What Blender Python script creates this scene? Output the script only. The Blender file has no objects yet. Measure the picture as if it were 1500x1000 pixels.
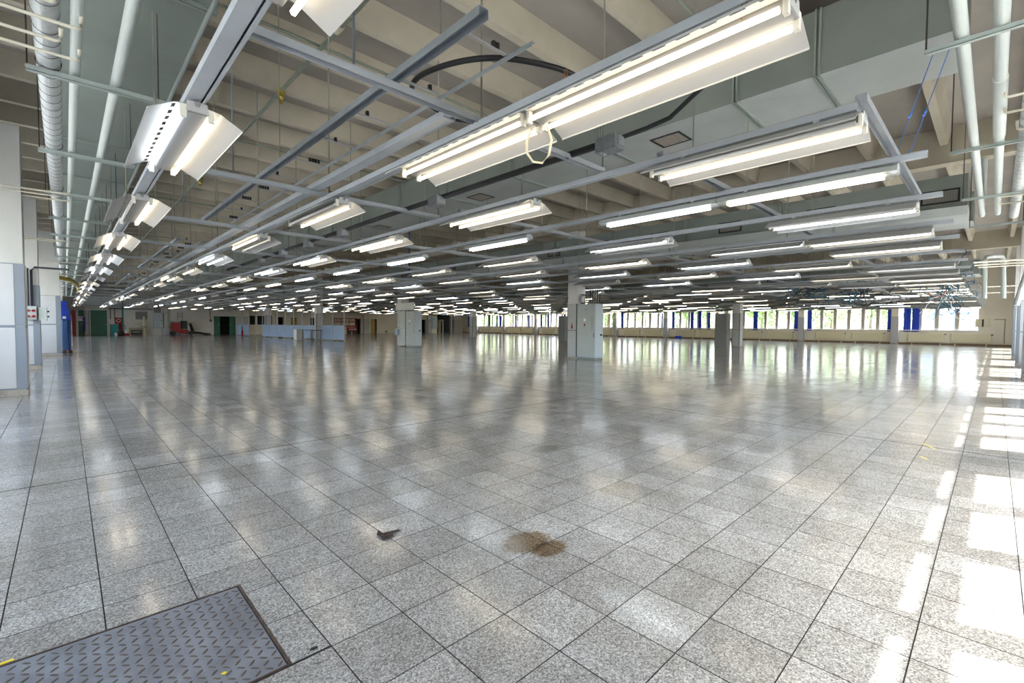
import bpy, math, random
from mathutils import Vector, Matrix
R = random.Random(7)
SC = bpy.context.scene
COL = SC.collection
PI = math.pi

# ------------------------------------------------------------------ camera
CAM_H = 1.2
YAW, PITCH, ROLL = 0.7661, 0.0347, 0.0064
fwd0 = Vector((math.sin(YAW), math.cos(YAW), 0)); right = Vector((math.cos(YAW), -math.sin(YAW), 0)); upz = Vector((0, 0, 1))
fwd = fwd0 * math.cos(PITCH) - upz * math.sin(PITCH)
upc = fwd0 * math.sin(PITCH) + upz * math.cos(PITCH)
cx = right * math.cos(ROLL) + upc * math.sin(ROLL)
cy = -right * math.sin(ROLL) + upc * math.cos(ROLL)
cz = -fwd
cam = bpy.data.cameras.new('camera'); camo = bpy.data.objects.new('camera', cam); COL.objects.link(camo)
camo.matrix_world = Matrix(((cx.x, cy.x, cz.x, 0), (cx.y, cy.y, cz.y, 0), (cx.z, cy.z, cz.z, CAM_H), (0, 0, 0, 1)))
cam.sensor_width = 36; cam.lens = 680.1455 * 36 / 1500; cam.clip_start = 0.02; cam.clip_end = 400
SC.camera = camo

# ------------------------------------------------------------------ world, sun, exposure
w = bpy.data.worlds.new('sky'); SC.world = w; w.use_nodes = True
nt = w.node_tree; nt.nodes.clear()
sky = nt.nodes.new('ShaderNodeTexSky'); sky.sky_type = 'NISHITA'; sky.sun_disc = False
sky.sun_elevation = math.radians(58); sky.sun_rotation = math.radians(160); sky.air_density = 1.0; sky.dust_density = 3.0
bg = nt.nodes.new('ShaderNodeBackground'); bg.inputs[1].default_value = 1.5
ow = nt.nodes.new('ShaderNodeOutputWorld')
hs = nt.nodes.new('ShaderNodeHueSaturation'); hs.inputs['Saturation'].default_value = 0.68; nt.links.new(sky.outputs[0], hs.inputs['Color']); nt.links.new(hs.outputs[0], bg.inputs[0]); nt.links.new(bg.outputs[0], ow.inputs[0])
sd = bpy.data.lights.new('sun', 'SUN'); sd.energy = 15; sd.angle = math.radians(0.6); sd.color = (1, 0.97, 0.92)
so = bpy.data.objects.new('sun', sd); COL.objects.link(so)
so.rotation_euler = Vector((-0.35, 1, -1.75)).to_track_quat('-Z', 'Y').to_euler()
SC.view_settings.view_transform = 'Standard'; SC.view_settings.look = 'None'
SC.view_settings.gamma = 1; SC.view_settings.use_curve_mapping = False
SC.view_settings.exposure = 0.86
SC.cycles.max_bounces = 8; SC.cycles.diffuse_bounces = 5; SC.cycles.glossy_bounces = 4
SC.cycles.transparent_max_bounces = 16; SC.cycles.use_light_tree = True
SC.cycles.sample_clamp_indirect = 6.0
SC.cycles.caustics_reflective = False; SC.cycles.caustics_refractive = False
LAMP = 5.5
WARM = (1.0, 0.86, 0.64); COOL = (0.88, 0.95, 1.0)

def portal(name, loc, rot, sx, sy):
    d = bpy.data.lights.new(name, 'AREA'); d.shape = 'RECTANGLE'; d.size = sx; d.size_y = sy; d.cycles.is_portal = True
    o = bpy.data.objects.new(name, d); COL.objects.link(o); o.location = loc; o.rotation_euler = rot
portal('window_portal', (21, -1.52, 2.05), (PI / 2, 0, 0), 46, 2.1)
portal('window_portal.001', (45.1, 27, 2.05), (0, PI / 2, 0), 2.1, 58)
portal('window_portal.002', (-1.92, 27, 2.05), (0, -PI / 2, 0), 2.1, 58)

# ------------------------------------------------------------------ materials
def mat(name, col=(0.5, 0.5, 0.5), rough=0.5, metal=0.0, var=0.0, vs=3.0, emit=None, es=0, bump=0.0, bs=30, spec=0.5, fine=0.0, stretch=None):
    m = bpy.data.materials.new(name); m.use_nodes = True
    t = m.node_tree; b = t.nodes['Principled BSDF']
    b.inputs['Base Color'].default_value = (*col, 1); b.inputs['Roughness'].default_value = rough
    b.inputs['Metallic'].default_value = metal; b.inputs['Specular IOR Level'].default_value = spec
    if emit: b.inputs['Emission Color'].default_value = (*emit, 1); b.inputs['Emission Strength'].default_value = es
    if var or bump:
        g = t.nodes.new('ShaderNodeNewGeometry'); src = g.outputs['Position']
        if stretch:
            mp = t.nodes.new('ShaderNodeMapping'); mp.inputs['Scale'].default_value = stretch
            t.links.new(src, mp.inputs[0]); src = mp.outputs[0]
    if var:
        n = t.nodes.new('ShaderNodeTexNoise'); n.inputs['Scale'].default_value = vs; n.inputs['Detail'].default_value = 5
        n.inputs['Roughness'].default_value = 0.6
        t.links.new(src, n.inputs['Vector'])
        r = t.nodes.new('ShaderNodeValToRGB')
        r.color_ramp.elements[0].position = 0.3; r.color_ramp.elements[1].position = 0.7
        r.color_ramp.elements[0].color = (*[c * (1 - var) for c in col], 1); r.color_ramp.elements[1].color = (*[min(1, c * (1 + var * 0.6)) for c in col], 1)
        t.links.new(n.outputs[0], r.inputs[0]); t.links.new(r.outputs[0], b.inputs['Base Color'])
    if bump:
        n2 = t.nodes.new('ShaderNodeTexNoise'); n2.inputs['Scale'].default_value = bs; n2.inputs['Detail'].default_value = 3
        t.links.new(src, n2.inputs['Vector'])
        bp = t.nodes.new('ShaderNodeBump'); bp.inputs['Strength'].default_value = bump; bp.inputs['Distance'].default_value = 0.01
        t.links.new(n2.outputs[0], bp.inputs['Height']); t.links.new(bp.outputs[0], b.inputs['Normal'])
    return m
def emis(name, col, s):
    m = bpy.data.materials.new(name); m.use_nodes = True; t = m.node_tree; t.nodes.clear()
    e = t.nodes.new('ShaderNodeEmission'); e.inputs[0].default_value = (*col, 1); e.inputs[1].default_value = s
    o = t.nodes.new('ShaderNodeOutputMaterial'); t.links.new(e.outputs[0], o.inputs[0]); return m

def glass_mat(name, tint=(0.96, 0.98, 0.97), fac=0.08, rough=0.02):
    m = bpy.data.materials.new(name); m.use_nodes = True; t = m.node_tree; t.nodes.clear()
    tr = t.nodes.new('ShaderNodeBsdfTransparent'); tr.inputs[0].default_value = (*tint, 1)
    gl = t.nodes.new('ShaderNodeBsdfGlossy'); gl.inputs['Roughness'].default_value = rough
    mx = t.nodes.new('ShaderNodeMixShader'); mx.inputs[0].default_value = fac
    o = t.nodes.new('ShaderNodeOutputMaterial')
    t.links.new(tr.outputs[0], mx.inputs[1]); t.links.new(gl.outputs[0], mx.inputs[2]); t.links.new(mx.outputs[0], o.inputs[0]); return m

def terrazzo():
    m = bpy.data.materials.new('terrazzo'); m.use_nodes = True; t = m.node_tree; b = t.nodes['Principled BSDF']; L = t.links
    N = t.nodes.new
    g = N('ShaderNodeNewGeometry'); P = g.outputs['Position']
    def noise(s, d=4, r=0.6):
        n = N('ShaderNodeTexNoise'); n.inputs['Scale'].default_value = s; n.inputs['Detail'].default_value = d; n.inputs['Roughness'].default_value = r
        L.new(P, n.inputs['Vector']); return n.outputs[0]
    def ramp(x, a, ca, c, cb):
        r = N('ShaderNodeValToRGB'); e = r.color_ramp.elements
        e[0].position = a; e[1].position = c; e[0].color = (*ca, 1) if isinstance(ca, tuple) else (ca, ca, ca, 1); e[1].color = (*cb, 1) if isinstance(cb, tuple) else (cb, cb, cb, 1)
        L.new(x, r.inputs[0]); return r.outputs[0]
    def mul(a, c, fac=1.0):
        x = N('ShaderNodeMix'); x.data_type = 'RGBA'; x.blend_type = 'MULTIPLY'; x.inputs[0].default_value = fac
        L.new(a, x.inputs[6]); L.new(c, x.inputs[7]); return x.outputs[2]
    vor = N('ShaderNodeTexVoronoi'); vor.inputs['Scale'].default_value = 190; L.new(P, vor.inputs['Vector'])
    sep = N('ShaderNodeSeparateColor'); L.new(vor.outputs['Color'], sep.inputs[0])
    chips = ramp(sep.outputs[0], 0.0, (0.20, 0.195, 0.185), 1.0, (0.78, 0.765, 0.74))
    r = chips.node.color_ramp; e = r.elements.new(0.35); e.color = (0.39, 0.383, 0.372, 1); e = r.elements.new(0.75); e.color = (0.55, 0.54, 0.525, 1)
    # per tile tone
    sx = N('ShaderNodeVectorMath'); sx.operation = 'SUBTRACT'; sx.inputs[1].default_value = (0.093, 0.18, 0.5); L.new(P, sx.inputs[0])
    dv = N('ShaderNodeVectorMath'); dv.operation = 'DIVIDE'; dv.inputs[1].default_value = (0.3, 0.3, 10); L.new(sx.outputs[0], dv.inputs[0])
    fl = N('ShaderNodeVectorMath'); fl.operation = 'FLOOR'; L.new(dv.outputs[0], fl.inputs[0])
    wn = N('ShaderNodeTexWhiteNoise'); wn.noise_dimensions = '3D'; L.new(fl.outputs[0], wn.inputs['Vector'])
    c = mul(chips, ramp(wn.outputs['Value'], 0, (0.74, 0.73, 0.72), 1, (1.0, 1.0, 1.0)))
    c = mul(c, ramp(noise(0.9, 6), 0.35, (0.84, 0.82, 0.79), 0.62, (1.0, 1.0, 1.0)))
    c = mul(c, ramp(noise(7, 6, 0.7), 0.3, (0.80, 0.78, 0.76), 0.55, (1, 1, 1)))
    # dried brown spill
    def blob(x, y, rx, ry, prev, colr):
        s = N('ShaderNodeVectorMath'); s.operation = 'SUBTRACT'; s.inputs[1].default_value = (x, y, 0); L.new(P, s.inputs[0])
        d = N('ShaderNodeVectorMath'); d.operation = 'DIVIDE'; d.inputs[1].default_value = (rx, ry, 1); L.new(s.outputs[0], d.inputs[0])
        ln = N('ShaderNodeVectorMath'); ln.operation = 'LENGTH'; L.new(d.outputs[0], ln.inputs[0])
        ad = N('ShaderNodeMath'); ad.operation = 'MULTIPLY_ADD'; ad.inputs[1].default_value = 0.9; L.new(noise(40, 5, 0.8), ad.inputs[0]); L.new(ln.outputs['Value'], ad.inputs[2])
        hf = N('ShaderNodeMath'); hf.operation = 'MULTIPLY'; hf.inputs[1].default_value = 0.5; L.new(ad.outputs[0], hf.inputs[0]); mk = ramp(hf.outputs[0], 0.62, 1.0, 0.78, 0.0)
        x_ = N('ShaderNodeMix'); x_.data_type = 'RGBA'; x_.blend_type = 'MULTIPLY'; L.new(mk, x_.inputs[0]); L.new(prev, x_.inputs[6]); x_.inputs[7].default_value = (*colr, 1)
        return x_.outputs[2]
    c = blob(1.82, 1.77, 0.16, 0.115, c, (0.50, 0.38, 0.25))
    c = blob(1.86, 1.63, 0.115, 0.075, c, (0.50, 0.38, 0.25))
    c = blob(3.35, 3.0, 0.18, 0.10, c, (0.72, 0.70, 0.66))
    c = blob(4.9, 1.55, 0.2, 0.12, c, (0.72, 0.70, 0.66))
    c = blob(1.35, 4.9, 0.2, 0.12, c, (0.75, 0.72, 0.68))
    L.new(c, b.inputs['Base Color'])
    L.new(ramp(noise(1.6, 6, 0.65), 0.3, 0.085, 0.7, 0.20), b.inputs['Roughness'])
    b.inputs['Specular IOR Level'].default_value = 0.6
    bp = N('ShaderNodeBump'); bp.inputs['Strength'].default_value = 0.35; bp.inputs['Distance'].default_value = 0.0011
    n5 = noise(9, 2, 0.5)
    L.new(n5, bp.inputs['Height']); L.new(bp.outputs[0], b.inputs['Normal'])
    return m

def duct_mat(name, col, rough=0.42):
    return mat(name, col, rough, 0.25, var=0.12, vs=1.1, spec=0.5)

M = dict(
 terrazzo=terrazzo(), pcore=mat('pillar_plaster', (0.56, 0.56, 0.53), 0.7, var=0.06, vs=1.5), grout=mat('grout', (0.03, 0.028, 0.026), 0.9),
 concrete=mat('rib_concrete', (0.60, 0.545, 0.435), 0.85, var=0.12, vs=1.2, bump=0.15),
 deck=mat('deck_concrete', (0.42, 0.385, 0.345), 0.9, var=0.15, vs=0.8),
 wallc=mat('cream_wall', (0.88, 0.81, 0.67), 0.7, var=0.06, vs=0.7),
 wallg=mat('grey_white_wall', (0.82, 0.81, 0.79), 0.7, var=0.10, vs=0.5),
 panel=mat('white_panel', (0.52, 0.525, 0.53), 0.45, var=0.04, vs=2),
 pframe=mat('blue_grey_frame', (0.22, 0.25, 0.29), 0.5), plinth=mat('stone_plinth', (0.42, 0.38, 0.32), 0.8, var=0.3, vs=8),
 duct=duct_mat('duct_paint', (0.29, 0.33, 0.30)), ductl=duct_mat('pale_grey_lit_underside', (0.55, 0.58, 0.57)),  # ductl: pale grey; under ducts its lighter tone is painted-in floor light
 ductf=mat('duct_flange', (0.38, 0.44, 0.40), 0.4, 0.4), black=mat('black_plastic', (0.015, 0.015, 0.017), 0.4),
 vent=mat('vent_louver', (0.38, 0.33, 0.28), 0.6, bump=0.3, bs=60), mesh=mat('vent_mesh', (0.25, 0.22, 0.2), 0.6),
 galv=mat('galvanised_steel', (0.48, 0.51, 0.55), 0.38, 0.75, var=0.12, vs=6), steel=mat('painted_steel', (0.45, 0.48, 0.52), 0.4, 0.2, var=0.08, vs=4),
 rod=mat('hanger_steel', (0.34, 0.33, 0.27), 0.5, 0.3), dstl=mat('dark_steel', (0.13, 0.12, 0.12), 0.5, 0.5),
 lampw=mat('lamp_white_enamel', (0.46, 0.46, 0.455), 0.4), lampb=mat('lamp_grey_enamel', (0.27, 0.275, 0.28), 0.45),
 holder=mat('lamp_holder', (0.80, 0.76, 0.66), 0.5), tubeoff=mat('unlit_tube', (0.88, 0.87, 0.84), 0.25),
 warm=emis('warm_tube', WARM, LAMP), cool=emis('cool_tube', COOL, LAMP),
 clear=glass_mat('clear_cover', (0.93, 0.95, 0.96), 0.12, 0.1), glass=glass_mat('window_glass'),
 pipe=mat('pipe_paint', (0.70, 0.75, 0.72), 0.35, 0.0, var=0.05, vs=3), foil=mat('foil_wrap', (0.66, 0.68, 0.68), 0.42, 0.5, var=0.15, vs=14, bump=0.9, bs=45, stretch=(1, 1, 1)),
 cream=mat('cream_pipe', (0.78, 0.73, 0.60), 0.4), trap=mat('green_grey_steel', (0.42, 0.48, 0.46), 0.45, 0.3),
 gpipe=mat('green_conduit', (0.30, 0.34, 0.27), 0.45, var=0.15, vs=4), brass=mat('brass', (0.55, 0.42, 0.10), 0.4, 0.7),
 alu=mat('cast_aluminium', (0.36, 0.37, 0.40), 0.35, 0.85, var=0.2, vs=20, bump=0.4, bs=60),
 cable=mat('black_cable', (0.02, 0.02, 0.022), 0.45), ccord=mat('cream_cord', (0.75, 0.68, 0.50), 0.5), rust=mat('rusty_chain', (0.35, 0.13, 0.05), 0.7, 0.4),
 blue=mat('blue_fabric', (0.02, 0.07, 0.55), 0.75, var=0.25, vs=5), bpanel=mat('light_blue_panel', (0.36, 0.47, 0.68), 0.45, var=0.08, vs=2),
 rad=mat('radiator_enamel', (0.74, 0.67, 0.46), 0.4), wframe=mat('window_frame', (0.50, 0.45, 0.40), 0.5), wwhite=mat('window_white', (0.9, 0.9, 0.88), 0.4),
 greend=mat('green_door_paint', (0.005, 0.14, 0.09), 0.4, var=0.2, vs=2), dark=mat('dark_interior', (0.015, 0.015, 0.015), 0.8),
 grey=mat('cabinet_grey', (0.46, 0.49, 0.48), 0.35, 0.1, var=0.06, vs=2), greyb=mat('cabinet_blue_grey', (0.42, 0.50, 0.57), 0.35, 0.1), greyd=mat('cabinet_dark_grey', (0.24, 0.25, 0.25), 0.4),
 red=mat('red_paint', (0.33, 0.015, 0.02), 0.4, var=0.15, vs=4), white=mat('white_paint', (0.9, 0.9, 0.9), 0.5), yellow=mat('yellow_paint', (0.80, 0.62, 0.02), 0.5), ochre=mat('ochre_door', (0.55, 0.38, 0.10), 0.5, var=0.2, vs=3),
 wood=mat('pale_wood', (0.60, 0.42, 0.22), 0.6, var=0.2, vs=6), teal=mat('teal_panel', (0.02, 0.28, 0.30), 0.5), tealc=mat('teal_cable', (0.02, 0.13, 0.22), 0.5), orange=mat('orange_plastic', (0.8, 0.2, 0.03), 0.5),
 bluep=mat('blue_pipe_paint', (0.03, 0.10, 0.30), 0.4), rope=mat('blue_rope', (0.12, 0.30, 0.85), 0.7),
 plate=mat('tread_plate_steel', (0.30, 0.32, 0.37), 0.42, 0.6, var=0.28, vs=7), lug=mat('worn_lug_steel', (0.13, 0.105, 0.09), 0.5, 0.5, var=0.3, vs=25), rustf=mat('rusty_frame', (0.10, 0.07, 0.055), 0.7, 0.4, var=0.5, vs=30),
 leafd=mat('dead_leaf', (0.035, 0.022, 0.018), 0.7), stone=mat('black_pebble', (0.02, 0.02, 0.02), 0.6), tape=mat('yellow_tape', (0.85, 0.65, 0.02), 0.5),
 leaf=mat('tree_leaves', (0.20, 0.28, 0.10), 0.6, var=0.5, vs=2.5), bark=mat('bark', (0.12, 0.08, 0.05), 0.9), grass=mat('grass', (0.22, 0.32, 0.10), 0.9, var=0.3, vs=0.6), asphalt=mat('pale_paving', (0.45, 0.44, 0.42), 0.9, var=0.1, vs=0.5),
 facade=mat('pale_facade', (0.72, 0.74, 0.76), 0.8), bluef=mat('blue_facade_frame', (0.15, 0.25, 0.6), 0.5), skirt=mat('brown_skirting', (0.25, 0.15, 0.07), 0.6),
)

# ------------------------------------------------------------------ mesh builder
class MB:
    def __init__(s): s.v = []; s.f = []; s.m = []; s.sm = []
    def add(s, vs, fs, m=0, sm=False):
        b = len(s.v); s.v += [tuple(x) for x in vs]; s.f += [tuple(b + i for i in f) for f in fs]; s.m += [m] * len(fs); s.sm += [sm] * len(fs); return s
    def box(s, x0, x1, y0, y1, z0, z1, m=0):
        vs = [(x0, y0, z0), (x1, y0, z0), (x1, y1, z0), (x0, y1, z0), (x0, y0, z1), (x1, y0, z1), (x1, y1, z1), (x0, y1, z1)]
        return s.add(vs, [(0, 3, 2, 1), (4, 5, 6, 7), (0, 1, 5, 4), (1, 2, 6, 5), (2, 3, 7, 6), (3, 0, 4, 7)], m)
    def bbox(s, x0, x1, y0, y1, z0, z1, c=0.006, m=0):
        # box with chamfered vertical and top edges
        pts = [(x0 + c, y0), (x1 - c, y0), (x1, y0 + c), (x1, y1 - c), (x1 - c, y1), (x0 + c, y1), (x0, y1 - c), (x0, y0 + c)]
        mx, my = (x0 + x1) / 2, (y0 + y1) / 2
        ins = [(mx + (x - mx) * (1 - 2 * c / max(x1 - x0, 1e-3)), my + (y - my) * (1 - 2 * c / max(y1 - y0, 1e-3))) for x, y in pts]
        vs = [(x, y, z0) for x, y in pts] + [(x, y, z1 - c) for x, y in pts] + [(x, y, z1) for x, y in ins]
        fs = [tuple(reversed(range(8)))] + [(i, (i + 1) % 8, 8 + (i + 1) % 8, 8 + i) for i in range(8)] + [(8 + i, 8 + (i + 1) % 8, 16 + (i + 1) % 8, 16 + i) for i in range(8)] + [tuple(range(16, 24))]
        return s.add(vs, fs, m)
    def tube(s, pts, r, n=8, m=0, cap=True):
        pts = [Vector(p) for p in pts]; rings = []
        for i, p in enumerate(pts):
            d = (pts[min(i + 1, len(pts) - 1)] - pts[max(i - 1, 0)]).normalized()
            a = Vector((0, 0, 1)) if abs(d.z) < 0.9 else Vector((1, 0, 0))
            u = d.cross(a).normalized(); v = d.cross(u).normalized()
            rr = r[i] if isinstance(r, (list, tuple)) else r
            rings.append([p + (u * math.cos(2 * PI * k / n) + v * math.sin(2 * PI * k / n)) * rr for k in range(n)])
        vs = [q for rg in rings for q in rg]; fs = []
        for i in range(len(pts) - 1):
            for k in range(n): fs.append((i * n + k, i * n + (k + 1) % n, (i + 1) * n + (k + 1) % n, (i + 1) * n + k))
        s.add(vs, fs, m, True)
        if cap: b = len(s.v) - len(vs); s.f += [tuple(b + k for k in range(n)), tuple(b + len(vs) - n + k for k in reversed(range(n)))]; s.m += [m, m]; s.sm += [False, False]
        return s
    def prism(s, prof, y0, y1, m=0, axis='y'):
        n = len(prof)
        if axis == 'y': vs = [(x, y0, z) for x, z in prof] + [(x, y1, z) for x, z in prof]
        elif axis == 'x': vs = [(y0, x, z) for x, z in prof] + [(y1, x, z) for x, z in prof]
        else: vs = [(x, z, y0) for x, z in prof] + [(x, z, y1) for x, z in prof]
        fs = [(i, (i + 1) % n, n + (i + 1) % n, n + i) for i in range(n)] + [tuple(reversed(range(n))), tuple(range(n, 2 * n))]
        return s.add(vs, fs, m)
    def strip(s, path, th, y0, y1, m=0, axis='y'):
        # thin sheet following path of (a, z) points, extruded along axis
        for (a, b) in zip(path[:-1], path[1:]):
            dx, dz = b[0] - a[0], b[1] - a[1]; l = math.hypot(dx, dz); nx, nz = -dz / l * th, dx / l * th
            s.prism([a, b, (b[0] + nx, b[1] + nz), (a[0] + nx, a[1] + nz)], y0, y1, m, axis)
        return s
    def mesh(s, name, mats):
        me = bpy.data.meshes.new(name); me.from_pydata(s.v, [], s.f)
        if not isinstance(mats, (list, tuple)): mats = [mats]
        for x in mats: me.materials.append(M[x] if isinstance(x, str) else x)
        me.polygons.foreach_set('material_index', s.m); me.polygons.foreach_set('use_smooth', s.sm)
        me.update(); return me
    def build(s, name, mats, parent=None, loc=None):
        o = bpy.data.objects.new(name, s.mesh(name, mats)); COL.objects.link(o)
        if parent: o.parent = parent
        if loc: o.location = loc
        return o
def tag(o, label=None, cat=None, group=None, kind=None):
    if label: o['label'] = label
    if cat: o['category'] = cat
    if group: o['group'] = group
    if kind: o['kind'] = kind
    return o
def empty(name, loc=(0, 0, 0), rz=0.0):
    o = bpy.data.objects.new(name, None); COL.objects.link(o); o.location = loc; o.rotation_euler = (0, 0, rz); o.empty_display_size = 0.1; return o
KIDS = {}
def copy_tree(o, parent=None, kids=None):
    c = o.copy(); COL.objects.link(c); c.parent = parent
    for ch in list(o.children): copy_tree(ch, c)
    return c
def struct(name, mb, m, parent=None):
    o = mb.build(name, m, parent)
    if not parent: o['kind'] = 'structure'
    return o
ORD = ['first', 'second', 'third', 'fourth', 'fifth', 'sixth', 'seventh', 'eighth', 'ninth', 'tenth', 'eleventh', 'twelfth', 'thirteenth', 'fourteenth', 'fifteenth', 'sixteenth', 'seventeenth', 'eighteenth', 'nineteenth', 'twentieth', 'twenty-first', 'twenty-second', 'twenty-third', 'twenty-fourth', 'twenty-fifth', 'twenty-sixth', 'twenty-seventh', 'twenty-eighth', 'twenty-ninth', 'thirtieth'] + ['thirty-%s' % x for x in ('first', 'second', 'third', 'fourth', 'fifth', 'sixth', 'seventh', 'eighth', 'ninth')]
def project(X, Y, Z):
    d = Vector((X, Y, Z - CAM_H)); z = d.dot(fwd)
    if z < 0.05: return None
    return 750 + 680.1455 * d.dot(cx) / z, 500 - 680.1455 * d.dot(cy) / z, z

# ------------------------------------------------------------------ room shell
XR, YB = 45.0, 58.0      # far window wall plane X, back wall plane Y
XL, YR = -1.8, -1.42      # left wall and right wall planes
ZC = 5.36                # deck underside
RIB = 5.0

floor = struct('floor', MB().box(XL - 0.3, XR + 0.3, YR - 0.3, YB + 0.3, -0.3, -0.006), 'grout')
# tile grid with expansion joints
def lines(a, b, off, joints):
    n0 = math.ceil((a - off) / 0.3); ls = []
    x = off + 0.3 * n0
    while x < b: ls.append(x); x += 0.3
    ls = [x for x in ls if all(abs(x - j) > 0.16 for j in joints)] + list(joints)
    return sorted([a] + ls + [b])
JX = [6.28 + 6.1 * k for k in range(7)]; JY = [4.84 + 6.1 * k for k in range(9)]
LX = lines(XL, XR, 0.093, JX); LY = lines(YR, YB, 0.18, JY)
HX0, HX1, HY0, HY1 = -0.62, 0.555, 1.688, 2.375
tiles = []
for i in range(len(LX) - 1):
    for j in range(len(LY) - 1):
        x0, x1, y0, y1 = LX[i], LX[i + 1], LY[j], LY[j + 1]
        gx = 0.0011; gy = 0.0010
        a0 = x0 + (0.007 if x0 in JX else gx); a1 = x1 - (0.007 if x1 in JX else gx)
        b0 = y0 + (0.007 if y0 in JY else gy); b1 = y1 - (0.007 if y1 in JY else gy)
        rects = [(a0, a1, b0, b1)]
        if x1 > HX0 and x0 < HX1 and y1 > HY0 and y0 < HY1:
            rects = []
            if b1 > HY1 + 0.01: rects.append((a0, a1, max(b0, HY1), b1))
            if b0 < HY0 - 0.01: rects.append((a0, a1, b0, min(b1, HY0)))
            lo, hi = max(b0, HY0), min(b1, HY1)
            if a1 > HX1 + 0.01: rects.append((max(a0, HX1), a1, lo, hi))
            if a0 < HX0 - 0.01: rects.append((a0, min(a1, HX0), lo, hi))
        for r in rects:
            if r[1] - r[0] > 0.01 and r[3] - r[2] > 0.01: tiles.append(r)
def tkey(r):
    X, Y = (r[0] + r[1]) / 2, (r[2] + r[3]) / 2; p = project(X, Y, 0)
    if p is None or not (-60 < p[0] < 1560 and p[1] < 1060): return 1e6 + X * X + Y * Y
    return X * X + Y * Y
tiles.sort(key=tkey)
def tile_geo(mb, r, off=(0, 0)):
    x0, x1, y0, y1 = r[0] - off[0], r[1] - off[0], r[2] - off[1], r[3] - off[1]; c = 0.0012
    h = [R.uniform(-0.00025, 0.00025) for _ in range(4)]
    vs = [(x0, y0, -0.0058), (x1, y0, -0.0058), (x1, y1, -0.0058), (x0, y1, -0.0058), (x0, y0, -c), (x1, y0, -c), (x1, y1, -c), (x0, y1, -c),
          (x0 + c, y0 + c, h[0]), (x1 - c, y0 + c, h[1]), (x1 - c, y1 - c, h[2]), (x0 + c, y1 - c, h[3])]
    fs = [(8, 9, 10, 11)] + [(i, (i + 1) % 4, 4 + (i + 1) % 4, 4 + i) for i in range(4)] + [(4 + i, 4 + (i + 1) % 4, 8 + (i + 1) % 4, 8 + i) for i in range(4)]
    mb.add(vs, fs[:1]); k_ = len(mb.v) - 12; mb.f += [tuple(k_ + i for i in f) for f in fs[1:]]; mb.m += [1] * 8; mb.sm += [False] * 8
for r in tiles[:300]:
    mb = MB(); c = ((r[0] + r[1]) / 2, (r[2] + r[3]) / 2); tile_geo(mb, r, c); mb.build('floor_tile', ['terrazzo', 'grout'], floor, (c[0], c[1], 0))
mb = MB()
for r in tiles[300:]:
    x0, x1, y0, y1 = r; d2 = x0 * x0 + y0 * y0
    if d2 < 500: tile_geo(mb, r)
    else:
        h = [R.uniform(-0.0003, 0.0003) for _ in range(4)]
        mb.add([(x0, y0, h[0]), (x1, y0, h[1]), (x1, y1, h[2]), (x0, y1, h[3])], [(0, 1, 2, 3)])
o = mb.build('floor_tiles', ['terrazzo', 'grout'], floor); o['kind'] = 'stuff'

# ceiling deck, ribs, girders
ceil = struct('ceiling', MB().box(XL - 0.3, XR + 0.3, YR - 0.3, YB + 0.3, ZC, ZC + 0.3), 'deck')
spans = [(XL, 13.25), (13.55, 28.5), (28.8, XR)]
ribmesh = {}
y = 0.85 - 1.23 * 1
k = 0
while y < YB - 0.2:
    for si, (a, b) in enumerate(spans):
        if si not in ribmesh:
            ribmesh[si] = MB().prism([(-0.06, RIB), (0.06, RIB), (0.13, ZC), (-0.13, ZC)], a, b, axis='x').mesh('rib', 'concrete')
        o = bpy.data.objects.new('rib', ribmesh[si]); COL.objects.link(o); o.parent = ceil; o.location = (0, y, 0)
    y += 1.23
for x in (13.4, 28.65):
    MB().box(x - 0.16, x + 0.16, YR, YB, 4.62, ZC).build('girder', 'concrete', ceil)
MB().box(XL, -1.25, YR, YB, 4.4, ZC).build('girder', 'concrete', ceil)

# walls --------------------------------------------------------------
def wall_with_openings(name, axis, pos, th, a, b, z1, ops, m):
    """axis 'x': wall plane X=pos spanning Y a..b; ops = (s0,s1,z0,z1)"""
    mb = MB(); ops = sorted(ops)
    def bx(s0, s1, z0, z2):
        if s1 - s0 < 1e-3 or z2 - z0 < 1e-3: return
        if axis == 'x': mb.box(min(pos, pos + th), max(pos, pos + th), s0, s1, z0, z2)
        else: mb.box(s0, s1, min(pos, pos + th), max(pos, pos + th), z0, z2)
    cur = a
    for (s0, s1, z0, z2) in ops:
        bx(cur, s0, 0, z1); bx(s0, s1, 0, z0); bx(s0, s1, z2, z1); cur = s1
    bx(cur, b, 0, z1)
    return struct(name, mb, m)
WN = [0]
def win_unit(axis, pos, s0, s1, z0, zm0, zm1, z2, glassoff, frame='wwhite', inner=0.045):
    """one pane: lower light z0..zm0, bar zm0..zm1, transom zm1..z2 """
    WN[0] += 1
    W_ = tag(empty('window_%d' % WN[0], (0, 0, 0)), kind='structure')
    def bx(mb, u0, u1, w0, w1, d=0.05):
        p0, p1 = pos + glassoff - d / 2, pos + glassoff + d / 2
        if axis == 'x': mb.box(p0, p1, u0, u1, w0, w1)
        else: mb.box(u0, u1, p0, p1, w0, w1)
    f = MB(); i = inner
    bx(f, s0, s0 + i, z0, z2); bx(f, s1 - i, s1, z0, z2); bx(f, s0 + i, s1 - i, z0, z0 + i); bx(f, s0 + i, s1 - i, z2 - i, z2); bx(f, s0 + i, s1 - i, zm0, zm1)
    f.build('window_frame', frame, W_)
    g = MB(); bx(g, s0 + i, s1 - i, z0 + i, zm0, 0.006); g.build('pane', 'glass', W_)
    g = MB(); bx(g, s0 + i, s1 - i, zm1, z2 - i, 0.006); g.build('pane', 'glass', W_)
    return W_
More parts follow.
